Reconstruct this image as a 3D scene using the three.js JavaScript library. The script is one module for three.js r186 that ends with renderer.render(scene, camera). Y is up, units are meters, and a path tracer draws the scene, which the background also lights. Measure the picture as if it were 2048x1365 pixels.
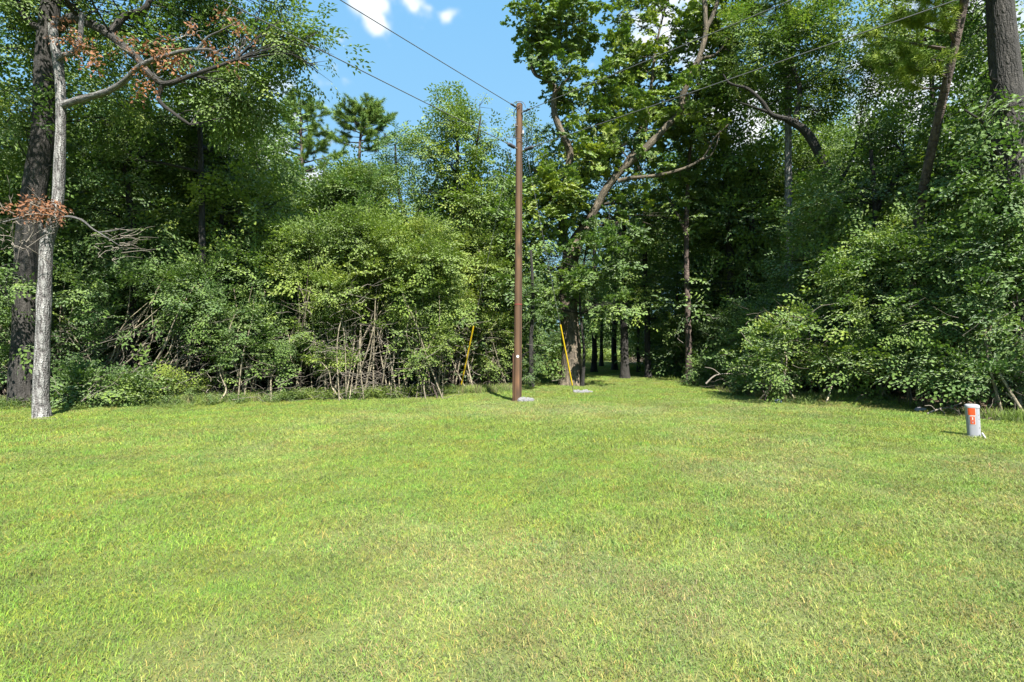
import * as THREE from 'three';
import { mergeGeometries } from 'three/addons/utils/BufferGeometryUtils.js';

// ------------------------------------------------------------------ camera, sky, sun, exposure
const scene = new THREE.Scene();
const EYE = 1.7, F = 1138;                                  // eye height, focal length for a 2048 px wide frame
const camera = new THREE.PerspectiveCamera(2 * Math.atan(682.5 / F) * 180 / Math.PI, 2048 / 1365, 0.1, 2000);
camera.position.set(0, EYE, 0);
camera.lookAt(0, EYE, -10);
const renderer = new THREE.WebGLRenderer({ antialias: true });
renderer.toneMapping = THREE.LinearToneMapping;
renderer.toneMappingExposure = 3.65;
renderer.shadowMap.enabled = true;
const SUN = new THREE.Vector3(0.20, 0.79, 0.58).normalize();
const sun = new THREE.DirectionalLight(new THREE.Color(1.0, 0.95, 0.86), 4.6);
sun.position.copy(SUN).multiplyScalar(80).add(new THREE.Vector3(0, 0, -18));
sun.target.position.set(0, 0, -18);
sun.castShadow = true;
Object.assign(sun.shadow.camera, { left: -50, right: 50, top: 50, bottom: -50, near: 1, far: 200 });
sun.shadow.mapSize.set(4096, 4096);
scene.add(sun, sun.target);

// ------------------------------------------------------------------ random numbers and noise
let rs = 1;
const seed = (n) => { rs = (n * 2654435761) >>> 0 || 1; };
const rnd = () => { rs = (rs + 0x6D2B79F5) | 0; let t = Math.imul(rs ^ (rs >>> 15), 1 | rs); t = (t + Math.imul(t ^ (t >>> 7), 61 | t)) ^ t; return ((t ^ (t >>> 14)) >>> 0) / 4294967296; };
const rr = (a, b) => a + (b - a) * rnd();
const gs = () => (rnd() + rnd() + rnd() - 1.5) / 0.75;
const hash = (x, y, z) => { let h = Math.imul(x, 374761393) ^ Math.imul(y, 668265263) ^ Math.imul(z, 2147483647 ^ 0x5bd1e995); h = Math.imul(h ^ (h >>> 13), 1274126177); return ((h ^ (h >>> 16)) >>> 0) / 4294967296; };
function noise(x, y, z = 0) {
  const i = Math.floor(x), j = Math.floor(y), k = Math.floor(z); let a = x - i, b = y - j, c = z - k;
  a = a * a * (3 - 2 * a); b = b * b * (3 - 2 * b); c = c * c * (3 - 2 * c);
  const L = (p, q, t) => p + (q - p) * t;
  return L(L(L(hash(i, j, k), hash(i + 1, j, k), a), L(hash(i, j + 1, k), hash(i + 1, j + 1, k), a), b),
    L(L(hash(i, j, k + 1), hash(i + 1, j, k + 1), a), L(hash(i, j + 1, k + 1), hash(i + 1, j + 1, k + 1), a), b), c);
}
const fbm = (x, y, z = 0, o = 4) => { let s = 0, a = 0.5, n = 0; for (let i = 0; i < o; i++) { s += a * noise(x, y, z + i * 7.3); n += a; x *= 2.03; y *= 2.03; z *= 2.03; a *= 0.5; } return s / n; };
const smooth = (a, b, x) => { const t = Math.min(1, Math.max(0, (x - a) / (b - a))); return t * t * (3 - 2 * t); };
const lerp = (a, b, t) => a + (b - a) * t;
const V = (x, y, z) => new THREE.Vector3(x, y, z);
const at = (px, py, d) => V((px - 1024) / F * d, EYE - (py - 682.5) / F * d, -d);   // a photograph point at a given depth, in metres

// ------------------------------------------------------------------ sky: clear summer blue with scattered cumulus
{
  const W = 2048, H = 1024, data = new Float32Array(W * H * 4);
  const puffs = [];
  for (const [px, py, r] of [[722, 4, 0.030], [740, 22, 0.026], [762, 46, 0.016], [818, -2, 0.022], [892, 36, 0.012], [1345, 55, 0.07], [1385, 30, 0.05], [1455, 215, 0.06], [1500, 250, 0.07], [622, 368, 0.03], [650, 385, 0.03], [470, 250, 0.09], [1900, 150, 0.12], [1700, 320, 0.1]]) {
    puffs.push([at(px, py, 1).sub(V(0, EYE, 0)).normalize(), r]);
  }
  seed(5);
  for (let i = 0; i < 46; i++) { const a = rr(0, 6.283), e = rr(0.12, 1.3); const c = V(Math.cos(e) * Math.cos(a), Math.sin(e), Math.cos(e) * Math.sin(a)); if (c.z < -0.45 && c.y > 0.1) continue; for (let k = 0; k < 4; k++) puffs.push([c.clone().add(V(gs() * 0.07, gs() * 0.02, gs() * 0.07)).normalize(), rr(0.04, 0.09)]); }
  const d = new THREE.Vector3();
  for (let j = 0; j < H; j++) for (let i = 0; i < W; i++) {
    const th = ((i + 0.5) / W - 0.5) * 2 * Math.PI, la = ((j + 0.5) / H - 0.5) * Math.PI;
    d.set(Math.cos(la) * Math.cos(th), Math.sin(la), Math.cos(la) * Math.sin(th));
    const e = Math.max(0, d.y), k = Math.pow(1 - e, 1.6), o = (j * W + i) * 4;
    let r = lerp(0.048, 0.125, k), g = lerp(0.140, 0.220, k), b = lerp(0.262, 0.288, k);
    if (d.y > -0.02) {
      let m = 0;
      for (const [c, s] of puffs) { const q = d.dot(c); if (q > 0.97) { const a = Math.acos(Math.min(1, q)) / s; if (a < 2.2) m = Math.max(m, Math.exp(-a * a * 0.9)); } }
      if (m > 0.02) {
        const n = fbm(d.x * 48 + 9, d.y * 60, d.z * 48, 5);
        const w = 0.95 * Math.pow(smooth(0.10, 0.86, m * 0.78 + (n - 0.5) * 1.3), 1.3);
        r = lerp(r, 0.34, w); g = lerp(g, 0.345, w); b = lerp(b, 0.35, w);
      }
    } else { const t = smooth(0, -0.2, d.y); r = lerp(r, 0.07, t); g = lerp(g, 0.09, t); b = lerp(b, 0.04, t); }
    data[o] = r; data[o + 1] = g; data[o + 2] = b; data[o + 3] = 1;
  }
  const t = new THREE.DataTexture(data, W, H, THREE.RGBAFormat, THREE.FloatType);
  t.mapping = THREE.EquirectangularReflectionMapping; t.magFilter = t.minFilter = THREE.LinearFilter; t.colorSpace = THREE.LinearSRGBColorSpace; t.needsUpdate = true;
  scene.background = t; scene.environment = t;
}

// ------------------------------------------------------------------ names, things and parts
const used = new Map();
function numbered(name) { const n = used.get(name) || 0; used.set(name, n + 1); return n ? name + '_' + String(n).padStart(3, '0') : name; }
function thing(name, label, category, base, group) {
  const o = new THREE.Group(); o.name = numbered(name); o.position.copy(base); scene.add(o);
  o.userData = { label, category }; if (group) o.userData.group = group;
  return o;
}
function part(name, geo, mat, parent, kind) {             // geo in world metres; parent is a thing (or a part of one)
  let b = parent; while (b.parent && b.parent !== scene) b = b.parent;
  const off = b.position.clone(); if (parent !== b) off.add(V(0, 0, 0));
  geo.translate(-off.x, -off.y, -off.z);
  const m = new THREE.Mesh(geo, mat); m.name = name; m.castShadow = m.receiveShadow = true; parent.add(m);
  if (kind) m.userData.kind = kind;
  return m;
}

// ------------------------------------------------------------------ textures and materials
function dataTex(n, m, f, srgb, rx = 1, ry = 1) {
  const a = new Uint8Array(n * m * 4);
  for (let j = 0; j < m; j++) for (let i = 0; i < n; i++) { const c = f(i / n, j / m), o = (j * n + i) * 4; a[o] = c[0] * 255; a[o + 1] = c[1] * 255; a[o + 2] = c[2] * 255; a[o + 3] = 255; }
  const t = new THREE.DataTexture(a, n, m); t.wrapS = t.wrapT = THREE.RepeatWrapping; t.magFilter = THREE.LinearFilter; t.minFilter = THREE.LinearMipmapLinearFilter; t.generateMipmaps = true;
  t.repeat.set(rx, ry); if (srgb) t.colorSpace = THREE.SRGBColorSpace; t.needsUpdate = true; return t;
}
// noise that tiles over one unit
const tile = (u, v, fx, fy, z) => { const s = (x) => smooth(0, 1, x); const a = noise(u * fx, v * fy, z), b = noise((u - 1) * fx, v * fy, z), c = noise(u * fx, (v - 1) * fy, z), d = noise((u - 1) * fx, (v - 1) * fy, z); return lerp(lerp(a, b, s(u)), lerp(c, d, s(u)), s(v)); };
const barkH = (u, v, fx, fy, z) => { const w = tile(u, v, 9, 12, z + 3) * 0.05; const r = Math.abs(2 * tile((u + w) % 1, v, fx, fy, z) - 1), q = Math.abs(2 * tile((u + w) % 1, (v + w) % 1, fx * 1.3, fy * 5, z + 5) - 1); return Math.min(1, Math.pow(Math.min(1, r * 2.2), 0.8) * 0.5 + Math.min(1, q * 2.4) * 0.22 + tile(u, v, fx * 4, fy * 9, z + 9) * 0.3); };
const barkMap = (z, fx, fy, lo, hi, spot) => dataTex(256, 512, (u, v) => { const h = barkH(u, v, fx, fy, z), k = Math.min(1, h * 1.1), p = tile(u, v, 9, 14, z + 40) > 0.66 ? spot : 0; return [0, 1, 2].map((q) => Math.min(1, lerp(lo[q], hi[q], k) * (1 + p * 0.5) * (0.8 + 0.4 * tile(u, v, 3, 4, z + 20)))); }, true);
const barkBump = (z, fx, fy) => dataTex(256, 512, (u, v) => { const h = barkH(u, v, fx, fy, z); return [h, h, h]; }, false);
const std = (o) => new THREE.MeshStandardMaterial({ roughness: 0.9, ...o });
const M = {
  greyBark: std({ map: barkMap(1, 24, 6, [0.19, 0.17, 0.17], [0.50, 0.50, 0.49], 0.35), bumpMap: barkBump(1, 24, 6), bumpScale: 0.035 }),
  darkBark: std({ map: barkMap(2, 20, 5, [0.10, 0.09, 0.08], [0.23, 0.22, 0.21], 0.3), bumpMap: barkBump(2, 20, 5), bumpScale: 0.03 }),
  oakBark: std({ map: barkMap(3, 20, 5, [0.17, 0.16, 0.12], [0.40, 0.36, 0.31], 0.4), bumpMap: barkBump(3, 20, 5), bumpScale: 0.03 }),
  pineBark: std({ map: barkMap(4, 8, 6, [0.18, 0.14, 0.13], [0.38, 0.33, 0.30], 0.2), bumpMap: barkBump(4, 8, 6), bumpScale: 0.03 }),
  paleBark: std({ map: barkMap(5, 5, 9, [0.33, 0.30, 0.25], [0.56, 0.53, 0.45], 0.5), bumpMap: barkBump(5, 5, 9), bumpScale: 0.004 }),
  twig: std({ color: new THREE.Color().setRGB(0.10, 0.085, 0.065) }),
  deadTwig: std({ color: new THREE.Color().setRGB(0.16, 0.14, 0.115) }),
};
const leafMat = () => new THREE.MeshPhysicalMaterial({ color: 0xffffff, roughness: 1, transmission: 0.40, thickness: 0, clearcoat: 0.10, clearcoatRoughness: 0.45, side: THREE.DoubleSide, flatShading: true });
M.leaf = leafMat();
M.needle = std({ color: 0xffffff, roughness: 0.65, side: THREE.DoubleSide, flatShading: true });
M.blade = new THREE.MeshPhysicalMaterial({ color: 0xffffff, roughness: 1, transmission: 0.3, thickness: 0, clearcoat: 0.15, clearcoatRoughness: 0.5, side: THREE.DoubleSide, flatShading: true, vertexColors: true });

// ------------------------------------------------------------------ geometry helpers
function resample(pts, n) { const c = new THREE.CatmullRomCurve3(pts, false, 'centripetal'); return c.getPoints(n); }
function tube(pts, r0, r1, o = {}) {                        // a tapered, slightly uneven limb along a smooth curve; uv in metres
  const { sides = 7, n = Math.max(3, (pts.length - 1) * 5), rough = 0.08, flare = 0, pow = 0.9, cap = true } = o;
  const p = pts.length > 2 ? resample(pts, n) : Array.from({ length: n + 1 }, (_, i) => pts[0].clone().lerp(pts[1], i / n));
  const N = p.length, pos = [], uv = [], idx = [];
  let len = 0; const tang = (i) => p[Math.min(N - 1, i + 1)].clone().sub(p[Math.max(0, i - 1)]).normalize();
  let t = tang(0), a = Math.abs(t.y) < 0.9 ? V(0, 1, 0).cross(t).normalize() : V(1, 0, 0).cross(t).normalize();
  const ph = rnd() * 50, R0 = Math.max(r0, 0.004);
  for (let i = 0; i < N; i++) {
    t = tang(i); a.sub(t.clone().multiplyScalar(a.dot(t))).normalize(); const b = t.clone().cross(a);
    if (i) len += p[i].distanceTo(p[i - 1]);
    const k = i / (N - 1), r = lerp(r0, r1, Math.pow(k, pow)) * (1 + flare * Math.exp(-len / (R0 * 1.6)));
    for (let s = 0; s <= sides; s++) {
      const an = (s % sides) / sides * 6.28318, q = r * (1 + rough * (2 * noise(Math.cos(an) * 1.3 + ph, Math.sin(an) * 1.3, len / (R0 * 2.5)) - 1) + flare * 0.25 * Math.exp(-len / R0) * Math.sin(an * 4 + ph));
      pos.push(p[i].x + (a.x * Math.cos(an) + b.x * Math.sin(an)) * q, p[i].y + (a.y * Math.cos(an) + b.y * Math.sin(an)) * q, p[i].z + (a.z * Math.cos(an) + b.z * Math.sin(an)) * q);
      uv.push(s / sides * Math.max(1, Math.round(R0 * 6.28 / 0.8)), len / 1.2);
    }
  }
  const w = sides + 1;
  for (let i = 0; i < N - 1; i++) for (let s = 0; s < sides; s++) { const q = i * w + s; idx.push(q, q + 1, q + w, q + 1, q + w + 1, q + w); }
  if (cap) { const e = pos.length / 3; pos.push(p[N - 1].x, p[N - 1].y, p[N - 1].z); uv.push(0, 0); for (let s = 0; s < sides; s++) idx.push((N - 1) * w + s, (N - 1) * w + s + 1, e); }
  const g = new THREE.BufferGeometry(); g.setAttribute('position', new THREE.Float32BufferAttribute(pos, 3)); g.setAttribute('uv', new THREE.Float32BufferAttribute(uv, 2)); g.setIndex(idx); g.computeVertexNormals();
  return g;
}
const thin = (pts, r0, r1, n = 4, sides = 4) => tube(pts, r0, r1, { sides, n, rough: 0.1, cap: false });
function wander(a, b, bend, k = 3) { const p = [a]; const L = a.distanceTo(b); for (let i = 1; i < k; i++) p.push(a.clone().lerp(b, i / k).add(V(gs(), gs() * 0.6, gs()).multiplyScalar(bend * L))); p.push(b); return p; }

class Tris { constructor() { this.p = []; this.c = []; } tri(a, b, c) { this.p.push(a.x, a.y, a.z, b.x, b.y, b.z, c.x, c.y, c.z); } geo() { const g = new THREE.BufferGeometry(); g.setAttribute('position', new THREE.Float32BufferAttribute(this.p, 3)); if (this.c.length) g.setAttribute('color', new THREE.Float32BufferAttribute(this.c, 3)); g.computeVertexNormals(); return g; } }
function leaf(T, p, dir, nor, L, W, lobes) {
  const d = dir.clone().normalize(), s = d.clone().cross(nor).normalize(), u = s.clone().cross(d).normalize();
  const q = (x, y, z) => p.clone().addScaledVector(d, x * L).addScaledVector(s, y * W).addScaledVector(u, z * L);
  const tip = q(1, 0, -0.12);
  if (!lobes) { const l = q(0.48, 0.5, 0.1), r = q(0.48, -0.5, 0.1), m = q(0.5, 0, 0); T.tri(p, l, m); T.tri(l, tip, m); T.tri(p, m, r); T.tri(m, tip, r); return; }
  for (const e of [-1, 1]) {                                // a lobed oak leaf
    const m1 = q(0.35, 0, 0), m2 = q(0.7, 0, -0.02), a = q(0.34, 0.34 * e, 0.07), b = q(0.45, 0.16 * e, 0.03), c = q(0.74, 0.5 * e, 0.06), dd = q(0.84, 0.2 * e, 0);
    T.tri(p, a, m1); T.tri(a, b, m1); T.tri(m1, b, m2); T.tri(b, c, m2); T.tri(c, dd, m2); T.tri(dd, tip, m2);
  }
}
function sprig(o) {                                        // a spray of leaves growing along +x, lying roughly flat with y up
  const { len, side, leafL, leafW, droop = 0.2, gap = 0.6, tilt = 0.55, lobes = false, rosette = false } = o, T = new Tris();
  const twig = (a, dir, L) => {
    const n = Math.max(2, Math.round(L / (leafL * gap)));
    for (let i = 1; i <= n; i++) {
      const t = i / n, p = a.clone().addScaledVector(dir, L * t); p.y -= droop * L * t * t; p.x += gs() * 0.01; p.z += gs() * 0.01;
      if (rosette && t < 0.6) continue;
      const k = rosette ? 5 : 1;
      for (let m = 0; m < k; m++) {
        const an = i === n && !rosette ? gs() * 0.4 : (rosette ? rr(0, 6.28) : (i % 2 ? 1 : -1) * rr(0.5, 1.25));
        const d = V(dir.x * Math.cos(an) - dir.z * Math.sin(an), gs() * 0.35 - droop * 0.7, dir.x * Math.sin(an) + dir.z * Math.cos(an));
        leaf(T, p, d, V(gs() * tilt, 1, gs() * tilt), leafL * rr(0.7, 1.2), leafW * rr(0.75, 1.2), lobes);
      }
    }
  };
  twig(V(0, 0, 0), V(1, 0, 0), len);
  for (let i = 0; i < side; i++) { const t = (i + 0.6) / (side + 0.4), an = (i % 2 ? 1 : -1) * rr(0.6, 1.1); twig(V(len * t, gs() * 0.05 * len - droop * len * t * t, gs() * 0.03), V(Math.cos(an), gs() * 0.3, Math.sin(an)).normalize(), len * (0.62 - 0.34 * t) * rr(0.8, 1.2)); }
  return T.geo();
}
function needleTuft() { const T = new Tris(); for (let i = 0; i < 52; i++) { const d = V(rr(-0.15, 1), gs() * 0.75, gs() * 0.75).normalize(), b = V(rr(-0.12, 0.05), 0, 0), s = d.clone().cross(V(gs(), gs(), gs())).normalize().multiplyScalar(0.0065), e = b.clone().addScaledVector(d, rr(0.16, 0.26)); e.y -= 0.02; T.tri(b.clone().add(s), b.clone().sub(s), e); } return T.geo(); }
seed(11);
const SPRIG = {
  broad: [0, 1, 2].map(() => sprig({ len: 0.55, side: 5, leafL: 0.125, leafW: 0.064, droop: 0.25, gap: 0.62 })),
  fine: [0, 1, 2].map(() => sprig({ len: 0.42, side: 6, leafL: 0.085, leafW: 0.046, droop: 0.1, gap: 0.55, tilt: 0.8 })),
  oak: [0, 1, 2].map(() => sprig({ len: 0.5, side: 3, leafL: 0.17, leafW: 0.12, droop: 0.3, gap: 0.55, lobes: true, rosette: true, tilt: 0.7 })),
  heart: [0, 1, 2].map(() => sprig({ len: 0.55, side: 4, leafL: 0.13, leafW: 0.10, droop: 0.35, gap: 0.62, tilt: 0.6 })),
  dead: [0, 1, 2].map(() => sprig({ len: 0.35, side: 2, leafL: 0.13, leafW: 0.06, droop: 0.5, gap: 0.6, tilt: 1.2 })),
  needle: [0, 1, 2].map(() => needleTuft()),
};
// leaf colours (linear base colours): dark, mid, light
const PAL = {
  deep: [[0.042, 0.098, 0.011], [0.066, 0.140, 0.014], [0.108, 0.190, 0.018]],
  green: [[0.056, 0.120, 0.010], [0.092, 0.172, 0.013], [0.150, 0.230, 0.018]],
  bright: [[0.088, 0.160, 0.010], [0.150, 0.230, 0.013], [0.230, 0.290, 0.020]],
  yellow: [[0.088, 0.155, 0.012], [0.150, 0.228, 0.017], [0.255, 0.300, 0.032]],
  blue: [[0.046, 0.112, 0.020], [0.074, 0.158, 0.026], [0.115, 0.205, 0.034]],
  brown: [[0.14, 0.055, 0.018], [0.24, 0.09, 0.028], [0.33, 0.14, 0.05]],
  pine: [[0.034, 0.080, 0.012], [0.056, 0.112, 0.016], [0.09, 0.15, 0.020]],
  litter: [[0.09, 0.06, 0.035], [0.14, 0.095, 0.055], [0.2, 0.145, 0.09]],
};
const pick = (pal, t) => { const k = Math.min(1.999, Math.max(0, t * 2)), i = Math.floor(k), f = k - i; return [0, 1, 2].map((q) => lerp(pal[i][q], pal[i + 1][q], f)); };

function sprays(list, geo, mat, parent, name) {             // list of {p, o (outward), s, c, roll}
  const im = new THREE.InstancedMesh(geo, mat, list.length), m = new THREE.Matrix4(), x = V(0, 0, 0), y = V(0, 0, 0), z = V(0, 0, 0), col = new THREE.Color();
  let b = parent; while (b.parent && b.parent !== scene) b = b.parent;
  list.forEach((e, i) => {
    x.copy(e.o).normalize(); y.set(e.ux || 0, 1, e.uz || 0); y.addScaledVector(x, -y.dot(x)).normalize(); z.crossVectors(x, y);
    m.makeBasis(x.clone().multiplyScalar(e.s), y.clone().multiplyScalar(e.s), z.clone().multiplyScalar(e.s)); m.setPosition(e.p.x - b.position.x, e.p.y - b.position.y, e.p.z - b.position.z);
    im.setMatrixAt(i, m); im.setColorAt(i, col.setRGB(e.c[0], e.c[1], e.c[2]));
  });
  im.name = name; im.castShadow = im.receiveShadow = true; im.userData.kind = 'stuff'; parent.add(im); return im;
}
// crown ellipsoids: {c, r:[x,y,z], n lobes, R lobe radius}; each lobe is a clump of sprays
function makeLobes(ells) {
  const out = [];
  for (const e of ells) for (let i = 0; i < e.n; i++) {
    const d = V(gs(), gs(), gs()).normalize(), k = Math.pow(rnd(), 0.42);
    out.push({ c: V(e.c.x + d.x * e.r[0] * k, e.c.y + d.y * e.r[1] * k, e.c.z + d.z * e.r[2] * k), out: d, R: e.R * rr(0.6, 1.3), tone: rr(-0.22, 0.22) });
  }
  return out;
}
function crownSprays(lobes, o) {
  const { pal = "green", s = 1, droop = 0, flat = 0.62, mix } = o, list = [], dens = (o.dens || 34) * 1.0, gap = (o.gap ?? 0.36) + (o.open ?? 0.08);
  for (const l of lobes) {
    const n = Math.round(dens * l.R * l.R * rr(0.8, 1.2));
    for (let i = 0; i < n; i++) {
      const d = V(gs(), gs() + 0.25, gs()).normalize(), k = Math.pow(rnd(), 0.5) * l.R;
      const p = V(l.c.x + d.x * k, l.c.y + d.y * k * flat, l.c.z + d.z * k);
      if (noise(p.x * 1.7, p.y * 1.7, p.z * 1.7) < gap) continue;
      if (p.y < 0.05) continue;
      const dir = d.clone().addScaledVector(l.out, 0.5).add(V(gs() * 0.5, gs() * 0.35 - droop, gs() * 0.5));
      const t = 0.45 + l.tone + gs() * 0.2 + (noise(p.x * 0.6 + 31, p.y * 0.6, p.z * 0.6) - 0.5) * 0.8;
      list.push({ p, o: dir, s: s * rr(0.7, 1.25), ux: gs() * 0.5, uz: gs() * 0.5, c: pick(PAL[mix && rnd() < mix[1] ? mix[0] : pal], t) });
    }
  }
  return list;
}
function boughs(lobes, spine, every, r) {                   // branches from the nearest lower point of the trunk or limbs out to the clumps
  const g = [];
  lobes.forEach((l, i) => {
    if (i % every) return;
    let best = null, bd = 1e9;
    for (const q of spine) { const dd = q.distanceTo(l.c) + Math.max(0, q.y - l.c.y) * 2.5; if (dd < bd) { bd = dd; best = q; } }
    if (!best || bd < 0.3 || bd > 6) return;
    const mid = best.clone().lerp(l.c, 0.5); mid.y += bd * 0.08; mid.x += gs() * 0.12 * bd; mid.z += gs() * 0.12 * bd;
    g.push(thin([best.clone(), mid, l.c.clone()], r * (0.5 + bd * 0.22), 0.008, 6, 5));
    for (let k = 0; k < 3; k++) { const e = l.c.clone().add(V(gs(), gs() * 0.6, gs()).multiplyScalar(l.R * 0.9)); g.push(thin([mid.clone().lerp(l.c, rr(0.3, 1)), e], 0.011, 0.004, 3, 3)); }
  });
  return g;
}
let leafTurn = 0;
function tree(o) {
  seed(o.seed); const base = o.base || o.trunks[0].pts[0].clone().setY(0);
  const t = thing(o.name, o.label, o.category || 'tree', base, o.group), spine = [];
  for (const k of o.trunks || []) { part(k.name || 'trunk', tube(k.pts, k.r[0], k.r[1], { sides: k.sides || 12, n: (k.pts.length - 1) * 8, flare: k.flare ?? 0.35, rough: 0.1 }), k.mat || o.bark || M.darkBark, t); spine.push(...resample(k.pts, 14).slice(4)); }
  for (const k of o.limbs || []) { part(k.name || 'limb', tube(k.pts, k.r[0], k.r[1], { sides: 9, n: (k.pts.length - 1) * 6, rough: 0.16 }), k.mat || o.bark || M.darkBark, t); spine.push(...resample(k.pts, 12)); }
  const lobes = makeLobes(o.ells || []);
  if (lobes.length) {
    const b = boughs(lobes, spine, o.every || 2, o.boughR || 0.018);
    if (o.extra) b.push(...o.extra());
    if (b.length) part('branches', mergeGeometries(b), o.twigMat || o.bark || M.darkBark, t, 'stuff');
    sprays(crownSprays(lobes, { open: 0.13, ...o }), SPRIG[o.leaf || 'broad'][leafTurn++ % 3], o.leaf === 'needle' ? M.needle : M.leaf, t, 'crown');
  }
  return t;
}
// ellipsoid from picture place: centre px,py at depth d, half sizes in px, half depth in metres
const E = (px, py, d, rx, ry, rz, n, R) => ({ c: at(px, py, d), r: [rx / F * d, ry / F * d, rz], n, R });
const L = (list, d) => list.map(([x, y, dd]) => at(x, y, (dd || 0) + d));

// ------------------------------------------------------------------ ground: mown lawn, clearing, leaf litter under the wood
const EDGE = [[-60, 11], [-30, 13], [-13, 14.3], [-10.7, 15.3], [-6, 16.5], [-3.4, 17.3], [-1.7, 18.6], [0.2, 19.3], [0.7, 62], [6.6, 62], [6.9, 24], [7.1, 18], [7.4, 15.8], [9.9, 15.4], [10.05, 13.8], [10.4, 11.9], [13, 11], [30, 10], [60, 9]];
function edge(x) { for (let i = 1; i < EDGE.length; i++) if (x <= EDGE[i][0]) { const [a, b] = EDGE[i - 1], [c, d] = EDGE[i]; return lerp(b, d, (x - a) / (c - a)); } return 9; }
const onLawn = (x, z) => { const w = (fbm(x * 0.9, z * 0.9, 3, 3) - 0.5) * 1.6; return Math.max(smooth(0.5, -0.5, -z - edge(x) + w), -z > 24 && -z < 62 ? smooth(0.6, -0.6, Math.abs(x - 4.9) - 4.2 + w) : 0); };
const height = (x, z) => (fbm(x * 0.35, z * 0.35, 1, 3) - 0.5) * 0.10 + 0.22 * Math.exp(-((x - 9.3) ** 2 / 0.9 + (z + 15.2) ** 2 / 0.5)) + 0.12 * Math.exp(-((x + 13.6) ** 2 / 2 + (z + 13.6) ** 2 / 1.2));
const dryness = (x, z) => { const d = -z; let v = fbm(x * 0.28 + 4, z * 0.28, 8, 4) * 0.9 + fbm(x * 1.7, z * 1.7, 2, 3) * 0.55 - 0.42; v += 0.30 * smooth(6.5, 3.0, d) * smooth(-3.5, 0.5, x); v += 0.22 * Math.exp(-((x - 2.2) ** 2 / 9 + (d - 13.5) ** 2 / 5)); v -= 0.16 * smooth(-2, -7, x); return v; };
const grassTone = (x, z) => { const k = 0.85 * smooth(0.1, 0.95, dryness(x, z)), n = fbm(x * 0.6 + 12, z * 0.6, 5, 3); const g = [lerp(0.135, 0.178, n), lerp(0.215, 0.236, n), lerp(0.012, 0.015, n)], y = [0.205, 0.240, 0.060]; const mott = 0.72 + 0.56 * fbm(x * 2.3 + 7, z * 2.3, 9, 3); return [0, 1, 2].map((q) => lerp(g[q], y[q], k) * mott); };
{
  // one sheet to the horizon, fine under the camera's view and coarse far out
  const xs = [], zs = []; const line = (a, near, far, step) => { const out = []; let v = near; while (v <= far) { out.push(v); v += step(v); } return out; };
  for (const v of line(0, -900, 900, (v) => Math.abs(v) < 16 ? 0.25 : Math.abs(v) < 30 ? 0.6 : Math.abs(v) * 0.14)) xs.push(v);
  for (const v of line(0, -900, 900, (v) => v > -24 && v < 4 ? 0.25 : v > -50 && v < 8 ? 0.5 : Math.max(1, Math.abs(v) * 0.14))) zs.push(v);
  const pos = [], uv = [], col = [], idx = [], w = xs.length;
  for (const z of zs) for (const x of xs) {
    pos.push(x, height(x, z), z); uv.push(x / 2.5, z / 2.5);
    const m = onLawn(x, z), g = grassTone(x, z), n = fbm(x * 2.1, z * 2.1, 6, 3), l = [lerp(0.07, 0.16, n), lerp(0.05, 0.115, n), lerp(0.032, 0.068, n)];
    for (let q = 0; q < 3; q++) col.push(lerp(l[q], lerp(g[q], [0.085, 0.088, 0.034][q], 0.6), m));
  }
  for (let j = 0; j < zs.length - 1; j++) for (let i = 0; i < w - 1; i++) { const q = j * w + i; idx.push(q, q + w, q + 1, q + 1, q + w, q + w + 1); }
  const g = new THREE.BufferGeometry(); g.setAttribute('position', new THREE.Float32BufferAttribute(pos, 3)); g.setAttribute('uv', new THREE.Float32BufferAttribute(uv, 2)); g.setAttribute('color', new THREE.Float32BufferAttribute(col, 3)); g.setIndex(idx); g.computeVertexNormals();
  const grain = dataTex(1024, 1024, (u, v) => { const a = tile(u, v, 220, 220, 1), b = tile(u, v, 90, 90, 2), c = tile(u, v, 24, 24, 3); const k = 0.42 + 0.36 * a + 0.22 * b + 0.12 * c; return [Math.min(1, k * (1 + 0.14 * (b - 0.5))), Math.min(1, k), Math.min(1, k * (1 - 0.2 * (b - 0.5)))]; }, false);
  const m = new THREE.Mesh(g, std({ vertexColors: true, map: grain, bumpMap: grain, bumpScale: 0.02, roughness: 1 }));
  m.name = 'ground'; m.receiveShadow = true; m.userData = { label: 'mown lawn running back into the clearing, leaf litter under the trees', category: 'ground', kind: 'structure' }; scene.add(m);
}
// mown grass: tufts of blades
function tuft(n, rad, h0, h1, w, lean, straw) {
  const T = new Tris();
  for (let i = 0; i < n; i++) {
    const a = rr(0, 6.28), r = Math.sqrt(rnd()) * rad, b = V(Math.cos(a) * r, -0.004, Math.sin(a) * r), h = rr(h0, h1), la = rr(0, 6.28), le = rr(0.15, lean) * h, s = V(Math.sin(la + gs()), 0, Math.cos(la + gs())).normalize().multiplyScalar(w * rr(0.6, 1.2));
    const m = b.clone().add(V(Math.cos(la) * le * 0.4, h * 0.62, Math.sin(la) * le * 0.4)), e = b.clone().add(V(Math.cos(la) * le * 1.1, h * 0.9, Math.sin(la) * le * 1.1));
    const m1 = m.clone().addScaledVector(s, 0.8), m2 = m.clone().addScaledVector(s, -0.8);
    T.tri(b.clone().add(s), b.clone().sub(s), m2); T.tri(b.clone().add(s), m2, m1); T.tri(m1, m2, e);
    const dry = rnd() < straw, k = rr(0.5, 1.4), c = dry ? [1.45 * k, 1.15 * k, 2.1 * k] : [0.9 * k, 1.0 * k, 0.9 * k];
    for (let q = 0; q < 9; q++) T.c.push(...c);
  }
  return T.geo();
}
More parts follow.
